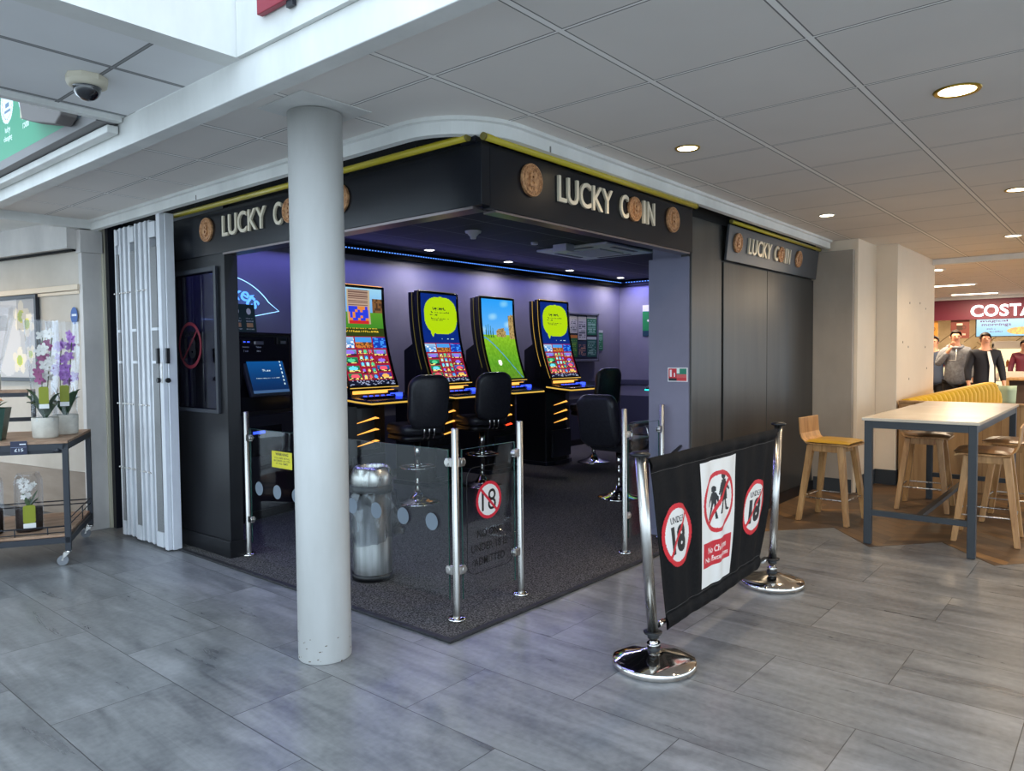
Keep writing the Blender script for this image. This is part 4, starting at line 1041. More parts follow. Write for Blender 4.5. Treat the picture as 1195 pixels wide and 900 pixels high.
# ---- mall ceiling fittings
for (x, y, l, r_, rm) in ((1.17,-1.91,'large warm ceiling downlight at the upper right, nearest the viewer',.088,M_BRASS),(1.21,-.64,'warm ceiling downlight in front of the corner sign',.065,M_BRASS),(3.77,-.58,'small ceiling downlight in front of the black panels',.065,M_WHITE),(3.68,-1.87,'ceiling downlight above the bar table at the right edge',.075,M_BRASS),
        (6.13,-1.59,'bright round ceiling downlight near the far bulkhead',.08,M_WHITE),(1.2,-3.2,'ceiling downlight beyond the right edge, above the mall',.075,M_BRASS),(3.7,-3.2,'ceiling downlight beyond the right edge, above the cafe',.075,M_WHITE)):
    downlight(l, x, y, 2.509, r_, M_LAMP, MALL_SPOT if x < 3 else FAR_SPOT, WARM, 2.7, 'downlights in the mall ceiling', rm)
for (x, y) in ((-1.3, 4.9), (-1.5, 6.3)):
    downlight('ceiling downlight inside the flower shop beyond the left edge', x, y, 2.499, .07, M_LAMP, 70, WARM, 2.8, 'downlights in the flower shop')
t = thing('dome_camera', 'white dome security camera with a dark bubble on the ceiling', 'camera', (-1.19, 1.0, 2.6))
c = (-1.21, .93, 0); b = MB(); b.prism([(c[0]+.082*cos(a), c[1]+.082*sin(a)) for k, a in enumerate([2*pi*k/8+.2 for k in range(8)])], 2.575, 2.599)
b.lathe([(.080,2.578),(.076,2.562),(.062,2.555),(.055,2.555)], c, 32); b.build('housing', mat('camera_cream', (204, 196, 176), .5), t)
b = MB(); b.lathe([(.056,2.556)]+[(.054*cos(a), 2.553-.054*sin(a)) for a in [pi/2*k/10 for k in range(11)]], c, 32); b.build('dome', mat('smoked_dome', (12, 14, 22), .06, coat=1), t)
# green facilities sign on the well side
t = thing('facilities_sign', 'green hanging sign with white round symbols for baby changing and family room', 'sign', (-.965, 2.4, 2.64))
mg = Mask().text('family', .50, .185, .12, .045, .01).text('room', .50, .135, .10, .032, .01).text('baby', .18, .165, .10, .045, .01).text('changing', .18, .115, .15, .040, .01).done()
ic = Mask().poly([(.455,.27),(.475,.27),(.475,.33),(.455,.33)]).poly([(.50,.27),(.52,.27),(.52,.34),(.50,.34)]).poly([(.545,.27),(.56,.27),(.56,.31),(.545,.31)]).poly([(.13,.27),(.24,.27),(.24,.285),(.13,.285)]).poly([(.15,.30),(.22,.30),(.22,.325),(.15,.325)]).done()
def gsign(a, c):
    a2 = a-.30
    if mg(a2, c): return (226, 240, 235)
    for cx_ in (.18, .50):
        q = ((a2-cx_)/.115)**2+((c-.32)/.115)**2
        if q < 1: return (90, 120, 150) if ic(a2, c) or (.55 < q < .60 and cx_ == .18) else (228, 238, 248)
    if a > 1.42+(c-.0)*.5: return (214, 228, 244)
    return (52, 150, 112)
raster('sign_face', 1.62, .52, 240, 100, gsign, lambda a, c: (-.972, 3.27-a, 2.635+c), M_PRINT, t)
b = MB(); b.box(-.97, 1.65, 2.63, -.962, 3.27, 3.16); b.build('sign_back', M_WHITE, t)
t = thing('speaker_box', 'grey wedge shaped speaker hanging before the green sign', 'speaker', (-1.03, 2.2, 2.75))
b = MB(); b.prism([(2.18, 2.715), (2.05, 2.675), (1.70, 2.592), (1.62, 2.62), (1.60, 2.80), (2.22, 2.82)], -1.08, -1.0, 'yz'); b.build('body', mat('speaker_grey', (112, 106, 104), .6), t, .008)
b = MB(); b.box(-1.06, 2.20, 2.74, -.99, 2.27, 2.86); b.build('bracket', mat('camera_cream', (204, 196, 176), .5), t, .004)
t = thing('red_sign', 'red rectangular sign on the white upstand at the top edge', 'sign', (-.93, -.1, 2.70))
b = MB(); b.box(-.93, -1.2, 2.695, -.905, .06, 3.0); b.build('board', mat('maroon_board', (150, 44, 62), .4), t, .003)
b = MB(); b.box(-.92, -.16, 2.672, -.905, -.12, 2.695); b.build('clip', M_IRON, t)

# ---- cafe barrier: two stanchions and a printed banner
def stanchion(lab, base, top):
    t = thing('stanchion', lab, 'stanchion', (base[0], base[1], 0)); c = (base[0], base[1], 0)
    b = MB(); b.lathe([(0,0),(.180,0),(.188,.006),(.188,.028),(.182,.034),(.13,.048),(.06,.066),(.045,.072),(0,.072)], c, 56); b.build('base', M_CHROME, t)
    p0 = Vector((base[0], base[1], .07)); p1 = Vector((top[0], top[1], .965)); d_ = (p1-p0).normalized()
    b = MB(); b.cyl(p0, p0+d_*.05, .019, n=20); b.cyl(p0+d_*.03, p0+d_*.036, .030, n=20); b.build('neck', M_CHROME, t)
    b = MB(); b.cyl(p0+d_*.07, p1, .0235, n=24); b.build('pole', M_STEEL, t)
    b = MB(); b.cyl(p0-d_*.004, p0+d_*.02, .030, n=20); b.lathe([(.024,-.006),(.040,-.004),(.042,.004),(.024,.008)], tuple(p0+d_*.085), 24); b.lathe([(.02,-.004),(.026,-.002),(.026,.016),(.02,.018)], tuple(p0+d_*.062), 24)
    b.lathe([(.0,-.008),(.042,-.006),(.045,.004),(.03,.012),(.0,.014)], tuple(p1), 24)
    for q_ in pieces(b): q_.build('rubber_collar', M_PLAST, t)
    return t
B0, T0, B1, T1 = (.405, -.885), (.285, -.885), (1.88, -.86), (1.975, -.86)
stanchion('front leaning steel stanchion with a heavy round base, nearest the viewer', B0, T0)
stanchion('far steel stanchion with round base, on the cafe side of the banner', B1, T1)
t = thing('barrier_banner', 'black fabric barrier banner printed with no children and UNDER 18 signs', 'banner', (1.1, -.87, .13))
for nm, z_ in (('top_rail', .93), ('bottom_rail', .175)):
    f0 = (z_-.07)/.895; xa = B0[0]+(T0[0]-B0[0])*f0; xb = B1[0]+(T1[0]-B1[0])*f0; ya = -.885; yb = -.86
    if nm == 'bottom_rail': xa += .06; xb -= .12
    b = MB(); b.cyl((xa, ya, z_), (xb, yb, z_ if nm == 'top_rail' else z_+.01), .010, n=12); b.build(nm, M_PLAST, t)
    b = MB(); b.tube([(xa-.01, ya, z_), (xa+.04, ya, z_-.0)], .014, 10); b.tube([(xb+.01, yb, z_), (xb-.04, yb, z_)], .014, 10); b.build('rail_end', M_CHROME if 'top' not in nm else M_PLAST, t)
BT, BB = .945, .135
def ban(u, v):
    """u 0..1 left to right, v 0..1 bottom to top"""
    z = BB+(BT-BB)*v
    xl = .335+(.50-.335)*(1-v); xr = 1.905+(1.62-1.905)*(1-v)**1.0
    x = xl+(xr-xl)*u; y = -.885+.025*u
    amp = .0055*(.3+.7*min(1, v*(1-v)*5))
    y += amp*sin(u*34+1.3*sin(v*4))+amp*.6*sin(u*61+2*v)-.012*sin(pi*v)
    z += .018*(1-v)*u+.004*sin(u*9)*(1-v)
    y -= .012
    return Vector((x, y, z))
b = MB(); nu, nv = 150, 40; b.add([ban(i/nu, j/nv) for j in range(nv+1) for i in range(nu+1)], [(j*(nu+1)+i, j*(nu+1)+i+1, (j+1)*(nu+1)+i+1, (j+1)*(nu+1)+i) for j in range(nv) for i in range(nu)], smooth=True)
o = b.build('fabric', noisy(mat('banner_fabric', (20, 19, 20), .75, spec=.15), (17, 16, 17), (25, 24, 25), (60, 60, 60), bump=.1), t, recalc=False)
sd = o.modifiers.new('thick', 'SOLIDIFY'); sd.thickness = .0015; sd.offset = 1
for (v0, v1, nm) in ((.925, 1.0, 'top_hem'), (0, .085, 'bottom_hem')):
    b = MB(); vs = []; m_ = 6
    for j in range(m_+1):
        for i in range(nu+1):
            p = ban(i/nu, v0+(v1-v0)*j/m_); vs.append(p-Vector((0, .004+.010*sin(pi*j/m_), 0)))
    b.add(vs, [(j*(nu+1)+i, j*(nu+1)+i+1, (j+1)*(nu+1)+i+1, (j+1)*(nu+1)+i) for j in range(m_) for i in range(nu)], smooth=True); b.build(nm, MATS['banner_fabric'], t, recalc=False)
b = MB()
for v_ in (.915, .10): b.tube([ban(i/nu, v_)-Vector((0,.002,0)) for i in range(nu+1)], .0009, 4)
b.build('stitching', mat('grey_thread', (88, 86, 86), .7), t)
def bprint(nm, u0, u1, v0, v1, nx, ny, colf):
    w, h = u1-u0, v1-v0
    raster(nm, w, h, nx, ny, colf, lambda a, c: ban(u0+a, v0+c)-Vector((0, .0045, 0)), M_PRINT, t)
# banner sheet is about 1.45 m x .81 m; work in normalised u,v with metric masks
def usign(u0, v0, du, dv):
    def f(a, c): return under(.34, 1.0)(a/du*.34, c/dv*.34)
    bprint('age_print', u0, u0+du, v0, v0+dv, 76, 90, f)
usign(.020, .335, .215, .375); usign(.715, .295, .225, .375)
mkp = Mask().text('No Children', .17, .215, .20, .040, .015).text('No Exceptions', .17, .155, .25, .040, .015)
def fig(ox, oz, s, skirt):
    P_ = lambda l: [(ox+a*s, oz+c*s) for a, c in l]
    mkp.poly([(ox+.022*s*cos(k*pi/6), oz+.165*s+.024*s*sin(k*pi/6)) for k in range(12)])
    if skirt: mkp.poly(P_([(-.02,.14),(.02,.14),(.03,.10),(.045,.02),(-.04,.02),(-.025,.10)])).poly(P_([(.018,.135),(.03,.12),(.062,.075),(.055,.068),(.02,.10)])).poly(P_([(-.018,.135),(-.03,.12),(-.045,.06),(-.036,.058),(-.02,.10)])).poly(P_([(-.012,.03),(.004,.03),(-.012,-.05),(-.03,-.05)])).poly(P_([(.012,.03),(.03,.03),(.048,-.03),(.066,-.038),(.062,-.048),(.036,-.044)]))
    else: mkp.poly(P_([(-.02,.14),(.02,.14),(.022,.06),(-.024,.06)])).poly(P_([(-.02,.138),(-.052,.085),(-.062,.05),(-.052,.048),(-.038,.075),(-.018,.10)])).poly(P_([(.018,.138),(.04,.10),(.038,.06),(.03,.06),(.018,.10)])).poly(P_([(-.024,.065),(0,.065),(-.02,.01),(-.05,-.045),(-.066,-.04),(-.04,.012)])).poly(P_([(.0,.065),(.022,.065),(.022,0),(.034,-.05),(.014,-.05),(.004,.01)]))
fig(.125, .44, .85, False); fig(.205, .475, 1.08, True); mkp.done()
def kids(a, c):
    # sheet .34 x .76
    if .04 < a < .30 and .12 < c < .265: return (240, 236, 230) if mkp(a, c) else (200, 34, 48)
    if (abs(a-.17) > .153 or abs(c-.19) > .11): pass
    dx, dy = (a-.17)/.15, (c-.50)/.19; q = sqrt(dx*dx+dy*dy)
    if .86 < q < 1: return (204, 30, 42)
    if q <= .86 and abs(dx-dy)/1.414 < .075: return (204, 30, 42)
    if q < .86 and mkp(a, c): return (14, 14, 16)
    if q > 1 and abs(a-.17) < .145 and .115 < c < .27: return (200, 34, 48)
    return (232, 230, 226)
bprint('no_children_print', .315, .315+.30, .115, .895, 110, 190, lambda a, c: kids(a/.30*.34, c/.78*.76-.0))
# ---- fire extinguisher behind the banner
t = thing('fire_extinguisher', 'red fire extinguisher at the foot of the return wall, behind the banner', 'fire extinguisher', (2.36, .06, .011))
c = (2.36, .06, 0)
b = MB(); b.lathe([(0,.02),(.065,.02),(.072,.04),(.072,.52),(.06,.57),(.03,.60),(.022,.63),(0,.63)], c, 32); b.build('cylinder', M_FIRE, t)
b = MB(); b.cyl((2.36,.06,.62),(2.36,.06,.66), .02); b.prism([(2.34,.66),(2.37,.68),(2.50,.72),(2.50,.71),(2.38,.655)], .05, .07, 'xz'); b.prism([(2.35,.65),(2.48,.645),(2.48,.635),(2.35,.63)], .05, .07, 'xz'); b.build('valve_handle', M_PLAST, t, .003)
b = MB(); b.tube([(2.35,.05,.64),(2.30,.0,.66),(2.27,-.02,.58),(2.27,-.015,.35),(2.285,0,.2)], .010, 8); b.build('hose', M_PLAST, t)
b = MB(); b.lathe([(.066,.011),(.078,.011),(.078,.03),(.066,.03)], c, 24); b.build('foot_ring', M_PLAST, t)

# ---- cafe: bar table and stools
t = thing('bar_table', 'tall rectangular cafe table with pale top and slate blue metal frame', 'table', (4.2, -1.37, 0))
X0, X1, Y0, Y1, TZ = 3.235, 5.40, -1.72, -1.02, .925
b = MB(); b.box(X0-.015, Y0-.015, TZ-.022, X1+.015, Y1+.015, TZ); b.build('tabletop', M_TOP, t, .004)
q = .05
for (x, y) in ((X0,Y0),(X0,Y1-q),(X1-q,Y0),(X1-q,Y1-q)):
    b = MB(); b.box(x, y, .003, x+q, y+q, TZ-.023); b.build('leg', M_SLATE, t, .003)
b = MB()
for (x0,y0,x1,y1) in ((X0+q,Y0+.002,X1-q,Y0+.03),(X0+q,Y1-.03,X1-q,Y1-.002),(X0+.002,Y0+q,X0+.03,Y1-q),(X1-.03,Y0+q,X1-.002,Y1-q)): b.box(x0,y0,TZ-.075,x1,y1,TZ-.023)
b.build('apron', M_SLATE, t)
b = MB(); b.box(X0+.005,Y0+q,.215,X0+.045,Y1-q,.255); b.box(X1-.045,Y0+q,.215,X1-.005,Y1-q,.255); b.box(X0+.045,-1.39,.22,X1-.045,-1.35,.25); b.build('stretcher', M_SLATE, t)
def bar_stool(lab, loc, rz, seatm):
    # local: sits facing -y (back at +y)
    t = thing('bar_stool', lab, 'stool', loc, rz)
    def B(mb, name, m, **k): return mb.build(name, m, t, local=True, **k)
    H = .655
    prof = [(-.20,H-.012),(-.17,H-.002),(-.08,H),(.08,H-.004),(.14,H+.004),(.17,H+.03),(.185,H+.07),(.195,H+.20)]
    b = MB(); pl = prof+[(y_+(.012 if z_ > H+.02 else 0), z_-.014 if z_ < H+.02 else z_) for y_, z_ in reversed(prof)]
    b.prism(pl, -.195, .195, 'yz', smooth=False); B(b, 'seat_shell', M_OAK, bevel=.004)
    b = MB(); n = 14; vs = []
    for k in range(n+1):
        y_ = -.205+.36*k/n
        for i in range(11):
            x_ = -.195+.39*i/10; vs.append((x_, y_, H+.004+.022*(1-((y_+.025)/.19)**6)*(1-abs(x_/.196)**8)))
    b.add(vs, [(k*11+i, k*11+i+1, (k+1)*11+i+1, (k+1)*11+i) for k in range(n) for i in range(10)], smooth=True); B(b, 'seat_pad', seatm, recalc=False)
    for sx in (-1, 1):
        for sy_ in (-1, 1):
            top = Vector((sx*.135, sy_*.12, H-.02)); bot = Vector((sx*.205, sy_*.195, 0.003)); w0, w1 = .031, .023
            vs = []
            for p, w in ((bot, w1), (top, w0)):
                vs += [p+Vector((a*w, c*w*.8, 0)) for a, c in ((-1,-1),(1,-1),(1,1),(-1,1))]
            b = MB(); b.add(vs, [(0,3,2,1),(4,5,6,7),(0,1,5,4),(1,2,6,5),(2,3,7,6),(3,0,4,7)]); B(b, 'leg', M_OAK, bevel=.004)
    b = MB()
    for s_ in (-1, 1): b.box(-.14, s_*.115-.014, H-.075, .14, s_*.115+.014, H-.018); b.box(s_*.135-.014, -.12, H-.075, s_*.135+.014, .12, H-.018)
    B(b, 'seat_rail', M_OAK, bevel=.003)
    b = MB(); z_ = .20; b.tube(rr3([(-.185,-.175),(.185,-.175),(.185,.175),(-.185,.175)], z_), .006, 8, closed=True); B(b, 'foot_rail', M_STEEL)
    return t
def rr3(p, z):
    out = []
    for i in range(4):
        a, c_, d_ = Vector(p[i-1]), Vector(p[i]), Vector(p[(i+1)%4])
        out += [c_+(a-c_).normalized()*.03, c_+(a-c_).normalized()*.009+(d_-c_).normalized()*.009, c_+(d_-c_).normalized()*.03]
    return [(q_.x, q_.y, z) for q_ in out]
bar_stool('oak bar stool with mustard seat standing alone left of the tall table', (3.90, -.60, 0.003), radians(-4), M_MUST)
bar_stool('brown seated oak stool tucked under the table on the wall side', (4.90, -1.10, 0.003), radians(3), M_BROWNV)
bar_stool('oak bar stool with brown seat on the near right side of the table', (3.93, -1.70, 0.003), radians(183), M_BROWNV)
bar_stool('oak bar stool with brown seat behind the near right one', (4.75, -1.78, 0.003), radians(178), M_BROWNV)

# ---- booth with yellow ribbed back
t = thing('booth_bench', 'cafe booth with oak panelled end and yellow ribbed upholstered back', 'bench', (7.2, -1.2, 0))
b = MB(); b.box(5.98, -1.85, .003, 6.03, -.64, .87); b.box(5.96, -1.87, .87, 6.06, -.64, .89); b.box(6.03, -.80, .003, 6.6, -.64, .80); b.build('oak_panel', M_OAKP, t, .003)
b = MB()
for k in range(1, 8): b.box(5.9785, -.64-k*.15, .01, 5.981, -.637-k*.15, .87)
b.build('panel_joint', mat('joint_brown', (120, 86, 50), .7), t)
b = MB(); b.box(6.05, -1.80, .003, 8.8, -.95, .42); b.build('seat_base', M_OAKP, t, .01)
b = MB(); b.box(6.06, -1.8, .42, 8.8, -.95, .55); b.build('seat_cushion', M_YELL, t, .03)
b = MB(); n = 260; x0, x1 = 6.04, 8.3; vs = []; lv = [(.50, -.88), (.62, -.90), (.80, -.91), (.90, -.905), (.955, -.88), (.975, -.84), (.97, -.79), (.93, -.76), (.5, -.76)]
for z_, y_ in lv:
    for k in range(n+1):
        x_ = x0+(x1-x0)*k/n; rb = .026*abs(sin(pi*(x_-x0)/.11)); e_ = min(1, (x1-x_)/.12); zz_ = z_-(.07-.12*(x_-x0)/(x1-x0))*(z_ > .78)
        vs.append((x_, y_+.13-.21*(x_-6.04)-(rb if y_ < -.8 else 0)*1.0, zz_*(1 if e_ > .99 or z_ < .8 else (.80+(zz_-.80)*sqrt(1-(1-e_)**2))/zz_)))
b.add(vs, [(j*(n+1)+k, j*(n+1)+k+1, (j+1)*(n+1)+k+1, (j+1)*(n+1)+k) for j in range(len(lv)-1) for k in range(n)], smooth=True)
b.add(vs, [[j*(n+1)+n for j in range(len(lv))], [j*(n+1) for j in range(len(lv)-1,-1,-1)]]); b.build('ribbed_back', M_YELL, t)

# ---- cafe background
CX = 15.0
t = thing('shop_fascia', 'maroon cafe fascia with white lit COSTA letters', 'sign', (CX, -.5, 2.07))
b = MB(); b.box(CX, -6, 2.035, CX+.15, 2.6, 2.44); b.build('board', M_MAROON, t)
b = MB(); xs = (.045, -.178, -.43, -.60, -.80)
def oy(px): return .68-(px-1092)*.01476
for ch, p0, p1 in (('C',1135,1149.5),('O',1150.5,1167),('S',1168.5,1178.5),('T',1179.5,1192),('A',1191,1207)):
    b.text(ch, basis((CX-.002, oy(p0), 2.085), (0,-1,0), (0,0,1)), (p1-p0)*.01476, .235, .03, .022)
for q in pieces(b): q.build('letter', M_COSTAL, t)
b = MB(); b.box(CX-.1, -6, 2.44, CX+.15, 2.6, 2.52); struct('trim_16', b, M_WHITE)
b = MB(); b.box(16.6, -6, 0, 16.7, 2.9, 2.5); struct('wall_cafe_back', b, noisy(mat('cafe_cream_tile', (214, 190, 150), .4), (204, 180, 140), (222, 200, 162), (3, 3, 3)))
b = MB()
for k in range(16):
    y_ = 1.6-k*.24
    for z0 in (1.0, 1.3, 1.6): 
        s_ = 1 if k % 2 else -1
        b.tube([(16.595, y_, z0), (16.595, y_-.24, z0+.2*s_)], .006, 4)
struct('wall_tile_joints', b, mat('joint_line', (140, 116, 84), .7))
def cup(col, bgc, seed):
    def f(a, c):
        if (abs(a-.16) < .055 and .17 < c < .27) or (.025 < sqrt((a-.235)**2+(c-.225)**2) < .04 and a > .21): return (70, 44, 28)
        if abs(a-.16) < .055 and .27 < c < .31: return (236, 220, 190)
        if .06 < c < .10 and .05 < a < .27 and int(a*90) % 3: return col
        return bgc
    return f
poster('poster', 'orange hanging coffee poster with a cup, left of the brown one', (CX+.1, oy(1070), 1.64), (0,-1,0), .36, .42, lambda a, c: cup((120,40,30),(224,152,60),1)(a-.04, c), 44, 52)
poster('poster', 'brown hanging coffee poster with a cup, right of the orange one', (CX+.1, oy(1110), 1.66), (0,-1,0), .335, .40, lambda a, c: cup((220,190,170),(120,56,44),2)(a, c), 44, 52)
mkm = Mask().text('magical', .30, .30, .46, .06, .01).text('mornings', .34, .225, .50, .07, .01).text('with a', .25, .15, .16, .03, .01).text('breakfast', .34, .09, .22, .03, .01).done()
def menu(a, c):
    if mkm(a, c): return (110, 50, 110)
    if ((a-.78)/.26)**2+((c-.10)/.075)**2 < 1: return (224, 170+50*noise2(int(a*40), int(c*40), 1), 110)
    if ((a-.95)/.11)**2+((c-.37)/.06)**2 < 1: return (236, 214, 60)
    return (150+60*(c/.42), 205+25*(c/.42), 235)
t = thing('menu_screen', 'bright cafe menu screen showing a pastry on pale blue', 'screen', (CX+.1, -.5, 1.68))
raster('display', 1.5, .42, 200, 60, menu, lambda a, c: (CX+.20, oy(1140)-a, 1.695+c), M_MENU, t)
b = MB(); b.box(CX+.205, oy(1140)-1.52, 1.68, CX+.25, oy(1140)+.02, 2.12); b.build('screen_case', M_PLAST, t)
# display fridge, counter, pastry case
t = thing('display_fridge', 'white lit drinks fridge with glass front behind the cafe counter', 'fridge', (16.2, -.75, 0))
fy0, fy1 = oy(1148)-.04, oy(1187)-.05
b = MB(); b.box(16.1, fy1, 0, 16.55, fy0, .12); b.box(16.5, fy1, .12, 16.55, fy0, 1.55); b.box(16.1, fy1, .12, 16.5, fy1+.04, 1.55); b.box(16.1, fy0-.04, .12, 16.5, fy0, 1.55); b.box(16.1, fy1, 1.45, 16.5, fy0, 1.60); b.build('casing', M_COUNTER, t, .005)
b = MB(); b.box(16.48, fy1+.04, .15, 16.498, fy0-.04, 1.44); b.build('lit_back', M_CASE, t)
for z_ in (.45, .75, 1.05): b = MB(); b.box(16.15, fy1+.04, z_, 16.48, fy0-.04, z_+.015); b.build('shelf', M_ALU, t)
rr = random.Random(9)
for z_ in (.465, .765, 1.065):
    for k in range(6):
        y_ = fy0-.09-k*.09
        if y_ < fy1+.06: continue
        hh = rr.uniform(.14, .22); b = MB(); b.lathe([(0,z_),(.03,z_),(.03,z_+hh*.7),(.013,z_+hh*.85),(.013,z_+hh),(0,z_+hh)], (16.25, y_, 0), 12)
        cc = rr.choice([(170,60,50),(220,190,150),(130,40,60),(90,60,40),(230,220,210),(200,120,60)])
        tag(b.build('drink_bottle', mat('bottle_%d_%d_%d' % cc, cc, .35)), 'small drink bottle in the lit cafe fridge', 'bottle', 'bottles in the cafe fridge')
t = thing('pastry_case', 'warm lit pastry display case behind the people at the cafe', 'display case', (15.9, .5, 0))
b = MB(); b.box(15.7, -.02, 0, 16.2, 2.4, .80); b.box(16.15, -.02, .8, 16.2, 2.4, 1.35); b.box(15.7, -.02, 1.33, 16.2, 2.4, 1.36); b.build('cabinet', M_COUNTER, t, .004)
b = MB(); b.box(16.13, -.0, .82, 16.148, 2.38, 1.32); b.build('lit_back', M_CASE, t)
b = MB(); b.box(15.72, -.02, 1.05, 16.13, 2.4, 1.065); b.build('shelf', M_ALU, t)
for k in range(20):
    y_ = .08+(k % 10)*.115; z_ = .80 if k < 10 else 1.066
    b = MB(); b.ball((15.9, y_, z_+.032), .045, 10, 6, sc=(1,.9,.7)); cc = rr.choice([(196,130,60),(150,90,44),(220,170,100),(190,60,60)])
    tag(b.build('pastry', mat('pastry_%d' % cc[0], cc, .6)), 'small pastry in the warm lit cafe display case', 'pastry', 'pastries in the display case')
t = thing('service_counter', 'pale cafe counter with maroon lower front behind the sage chairs', 'counter', (15.2, -1, 0))
b = MB(); b.box(15.2, oy(1188), .0, 15.5, oy(1150), .62); b.build('lower_front', M_MAROON, t); b = MB(); b.box(15.18, oy(1205), .62, 15.5, oy(1175), .98); b.build('upper_front', M_COUNTER, t)
t = thing('oak_station', 'oak framed dark cafe condiment station at the right edge', 'counter', (12.5, -1.2, 0))
b = MB(); b.box(12.4, -2.4, .90, 13.0, -.86, .94); b.box(12.4, -.90, 0, 13.0, -.86, .90); b.build('oak_frame', M_OAKP, t, .003); b = MB(); b.box(12.5, -2.4, .0, 13.0, -.90, .90); b.build('dark_front', mat('dark_brown_front', (70, 54, 44), .6), t)
def cafe_chair(lab, x, y):
    t = thing('cafe_chair', lab, 'chair', (x, y, 0)); b = MB(); vs = []; n = 14
    for j in range(5):
        z_ = .62+.28*j/4
        for k in range(n+1):
            a = radians(100+160*k/n); R_ = .20+.03*j/4; vs.append((x-.02+R_*cos(a), y+R_*sin(a)*.5, z_))
    b.add(vs, [(j*(n+1)+k, j*(n+1)+k+1, (j+1)*(n+1)+k+1, (j+1)*(n+1)+k) for j in range(4) for k in range(n)], smooth=True); o = b.build('shell_back', M_PALEGREEN, t, recalc=False)
    s_ = o.modifiers.new('t', 'SOLIDIFY'); s_.thickness = .03
    b = MB(); b.T = Matrix.Translation((x, y, 0)); cushion(b, .42, .24, .56, .63, .09); b.T = None; b.build('seat', M_PALEGREEN, t)
    for sx in (-1, 1):
        for sy_ in (-1, 1): b = MB(); b.cyl((x+sx*.12, y+sy_*.06, .57), (x+sx*.18, y+sy_*.10, .003), .018, .012, 10); b.build('leg', M_OAK, t)
cafe_chair('left sage green shell chair behind the yellow booth', 10.2, -1.13)
cafe_chair('right sage green shell chair behind the yellow booth', 10.75, -1.55)
t = thing('dark_table', 'dark slate table edge cut off at the right edge', 'table', (6.9, -1.9, 0))
b = MB(); b.box(6.35, -2.6, .86, 7.4, -1.90, .90); b.build('tabletop', M_SLATE, t, .003); b = MB(); b.box(6.40, -2.0, .003, 6.46, -1.94, .86); b.box(7.30, -2.0, .003, 7.36, -1.94, .86); b.box(6.40, -2.55, .003, 6.46, -2.49, .86); b.box(7.30,-2.55,.003,7.36,-2.49,.86); b.build('leg_frame', M_SLATE, t)
for i, (x, y0, y1, l) in enumerate(((8.78, -.55, .7, 'short lit ceiling strip nearest the bulkhead'), (11.6, -.52, .75, 'lit ceiling strip second from the bulkhead'), (14.0, -.55, .25, 'lit ceiling strip nearest the cafe fascia'))):
    t = thing('strip_light', l, 'ceiling light', (x, (y0+y1)/2, 2.5))
    b = MB(); b.box(x-.09, y0, 2.485, x+.09, y1, 2.50); b.build('casing', M_WHITE, t); b = MB(); b.box(x-.06, y0+.03, 2.478, x+.06, y1-.03, 2.486); b.build('diffuser', M_STRIP, t)
    lamp('lamp_light', 'AREA', (0, 0, -.03), COSTA_LAMP, WARM, t, size=.12, sy=y1-y0)
for y_ in (-2.5, -4.5):
    t = thing('strip_light', 'lit ceiling strip beyond the right edge', 'ceiling light', (10.5, y_, 2.5), 0, 'far strips'); b = MB(); b.box(10.44, y_-.6, 2.485, 10.56, y_+.6, 2.499); b.build('diffuser', M_STRIP, t)
    lamp('lamp_light', 'AREA', (0, 0, -.03), COSTA_LAMP*1.3, WARM, t, size=.12, sy=1.2)

for k, y_ in enumerate((1.6, .2, -1.2, -2.8)):  # unseen lamps, added to brighten the dark wall behind the counter
    downlight('added unseen downlight brightening the wall behind the cafe counter', 15.75, y_, 2.50, .07, M_LAMP, 70, WARM, 2.6, 'added downlights behind the cafe fascia')
# ---- red boxes beside the first machine
for k, (x_, y_, z_, l) in enumerate(((1.50, 3.05, .011, 'lower red and white carton beside the castle screen machine'), (1.50, 3.06, .31, 'upper red and white carton on top of the lower carton'))):
    t = thing('carton', l, 'box', (x_, y_, z_)); b = MB(); b.box(x_-.15, y_-.12, z_, x_+.15, y_+.12, z_+.29); b.build('box_body', mat('carton_red', (150, 40, 48), .6), t, .004)
    b = MB(); b.box(x_-.10, y_-.122, z_+.08, x_+.10, y_-.1205, z_+.2); b.build('pale_print', M_PAPER, t)
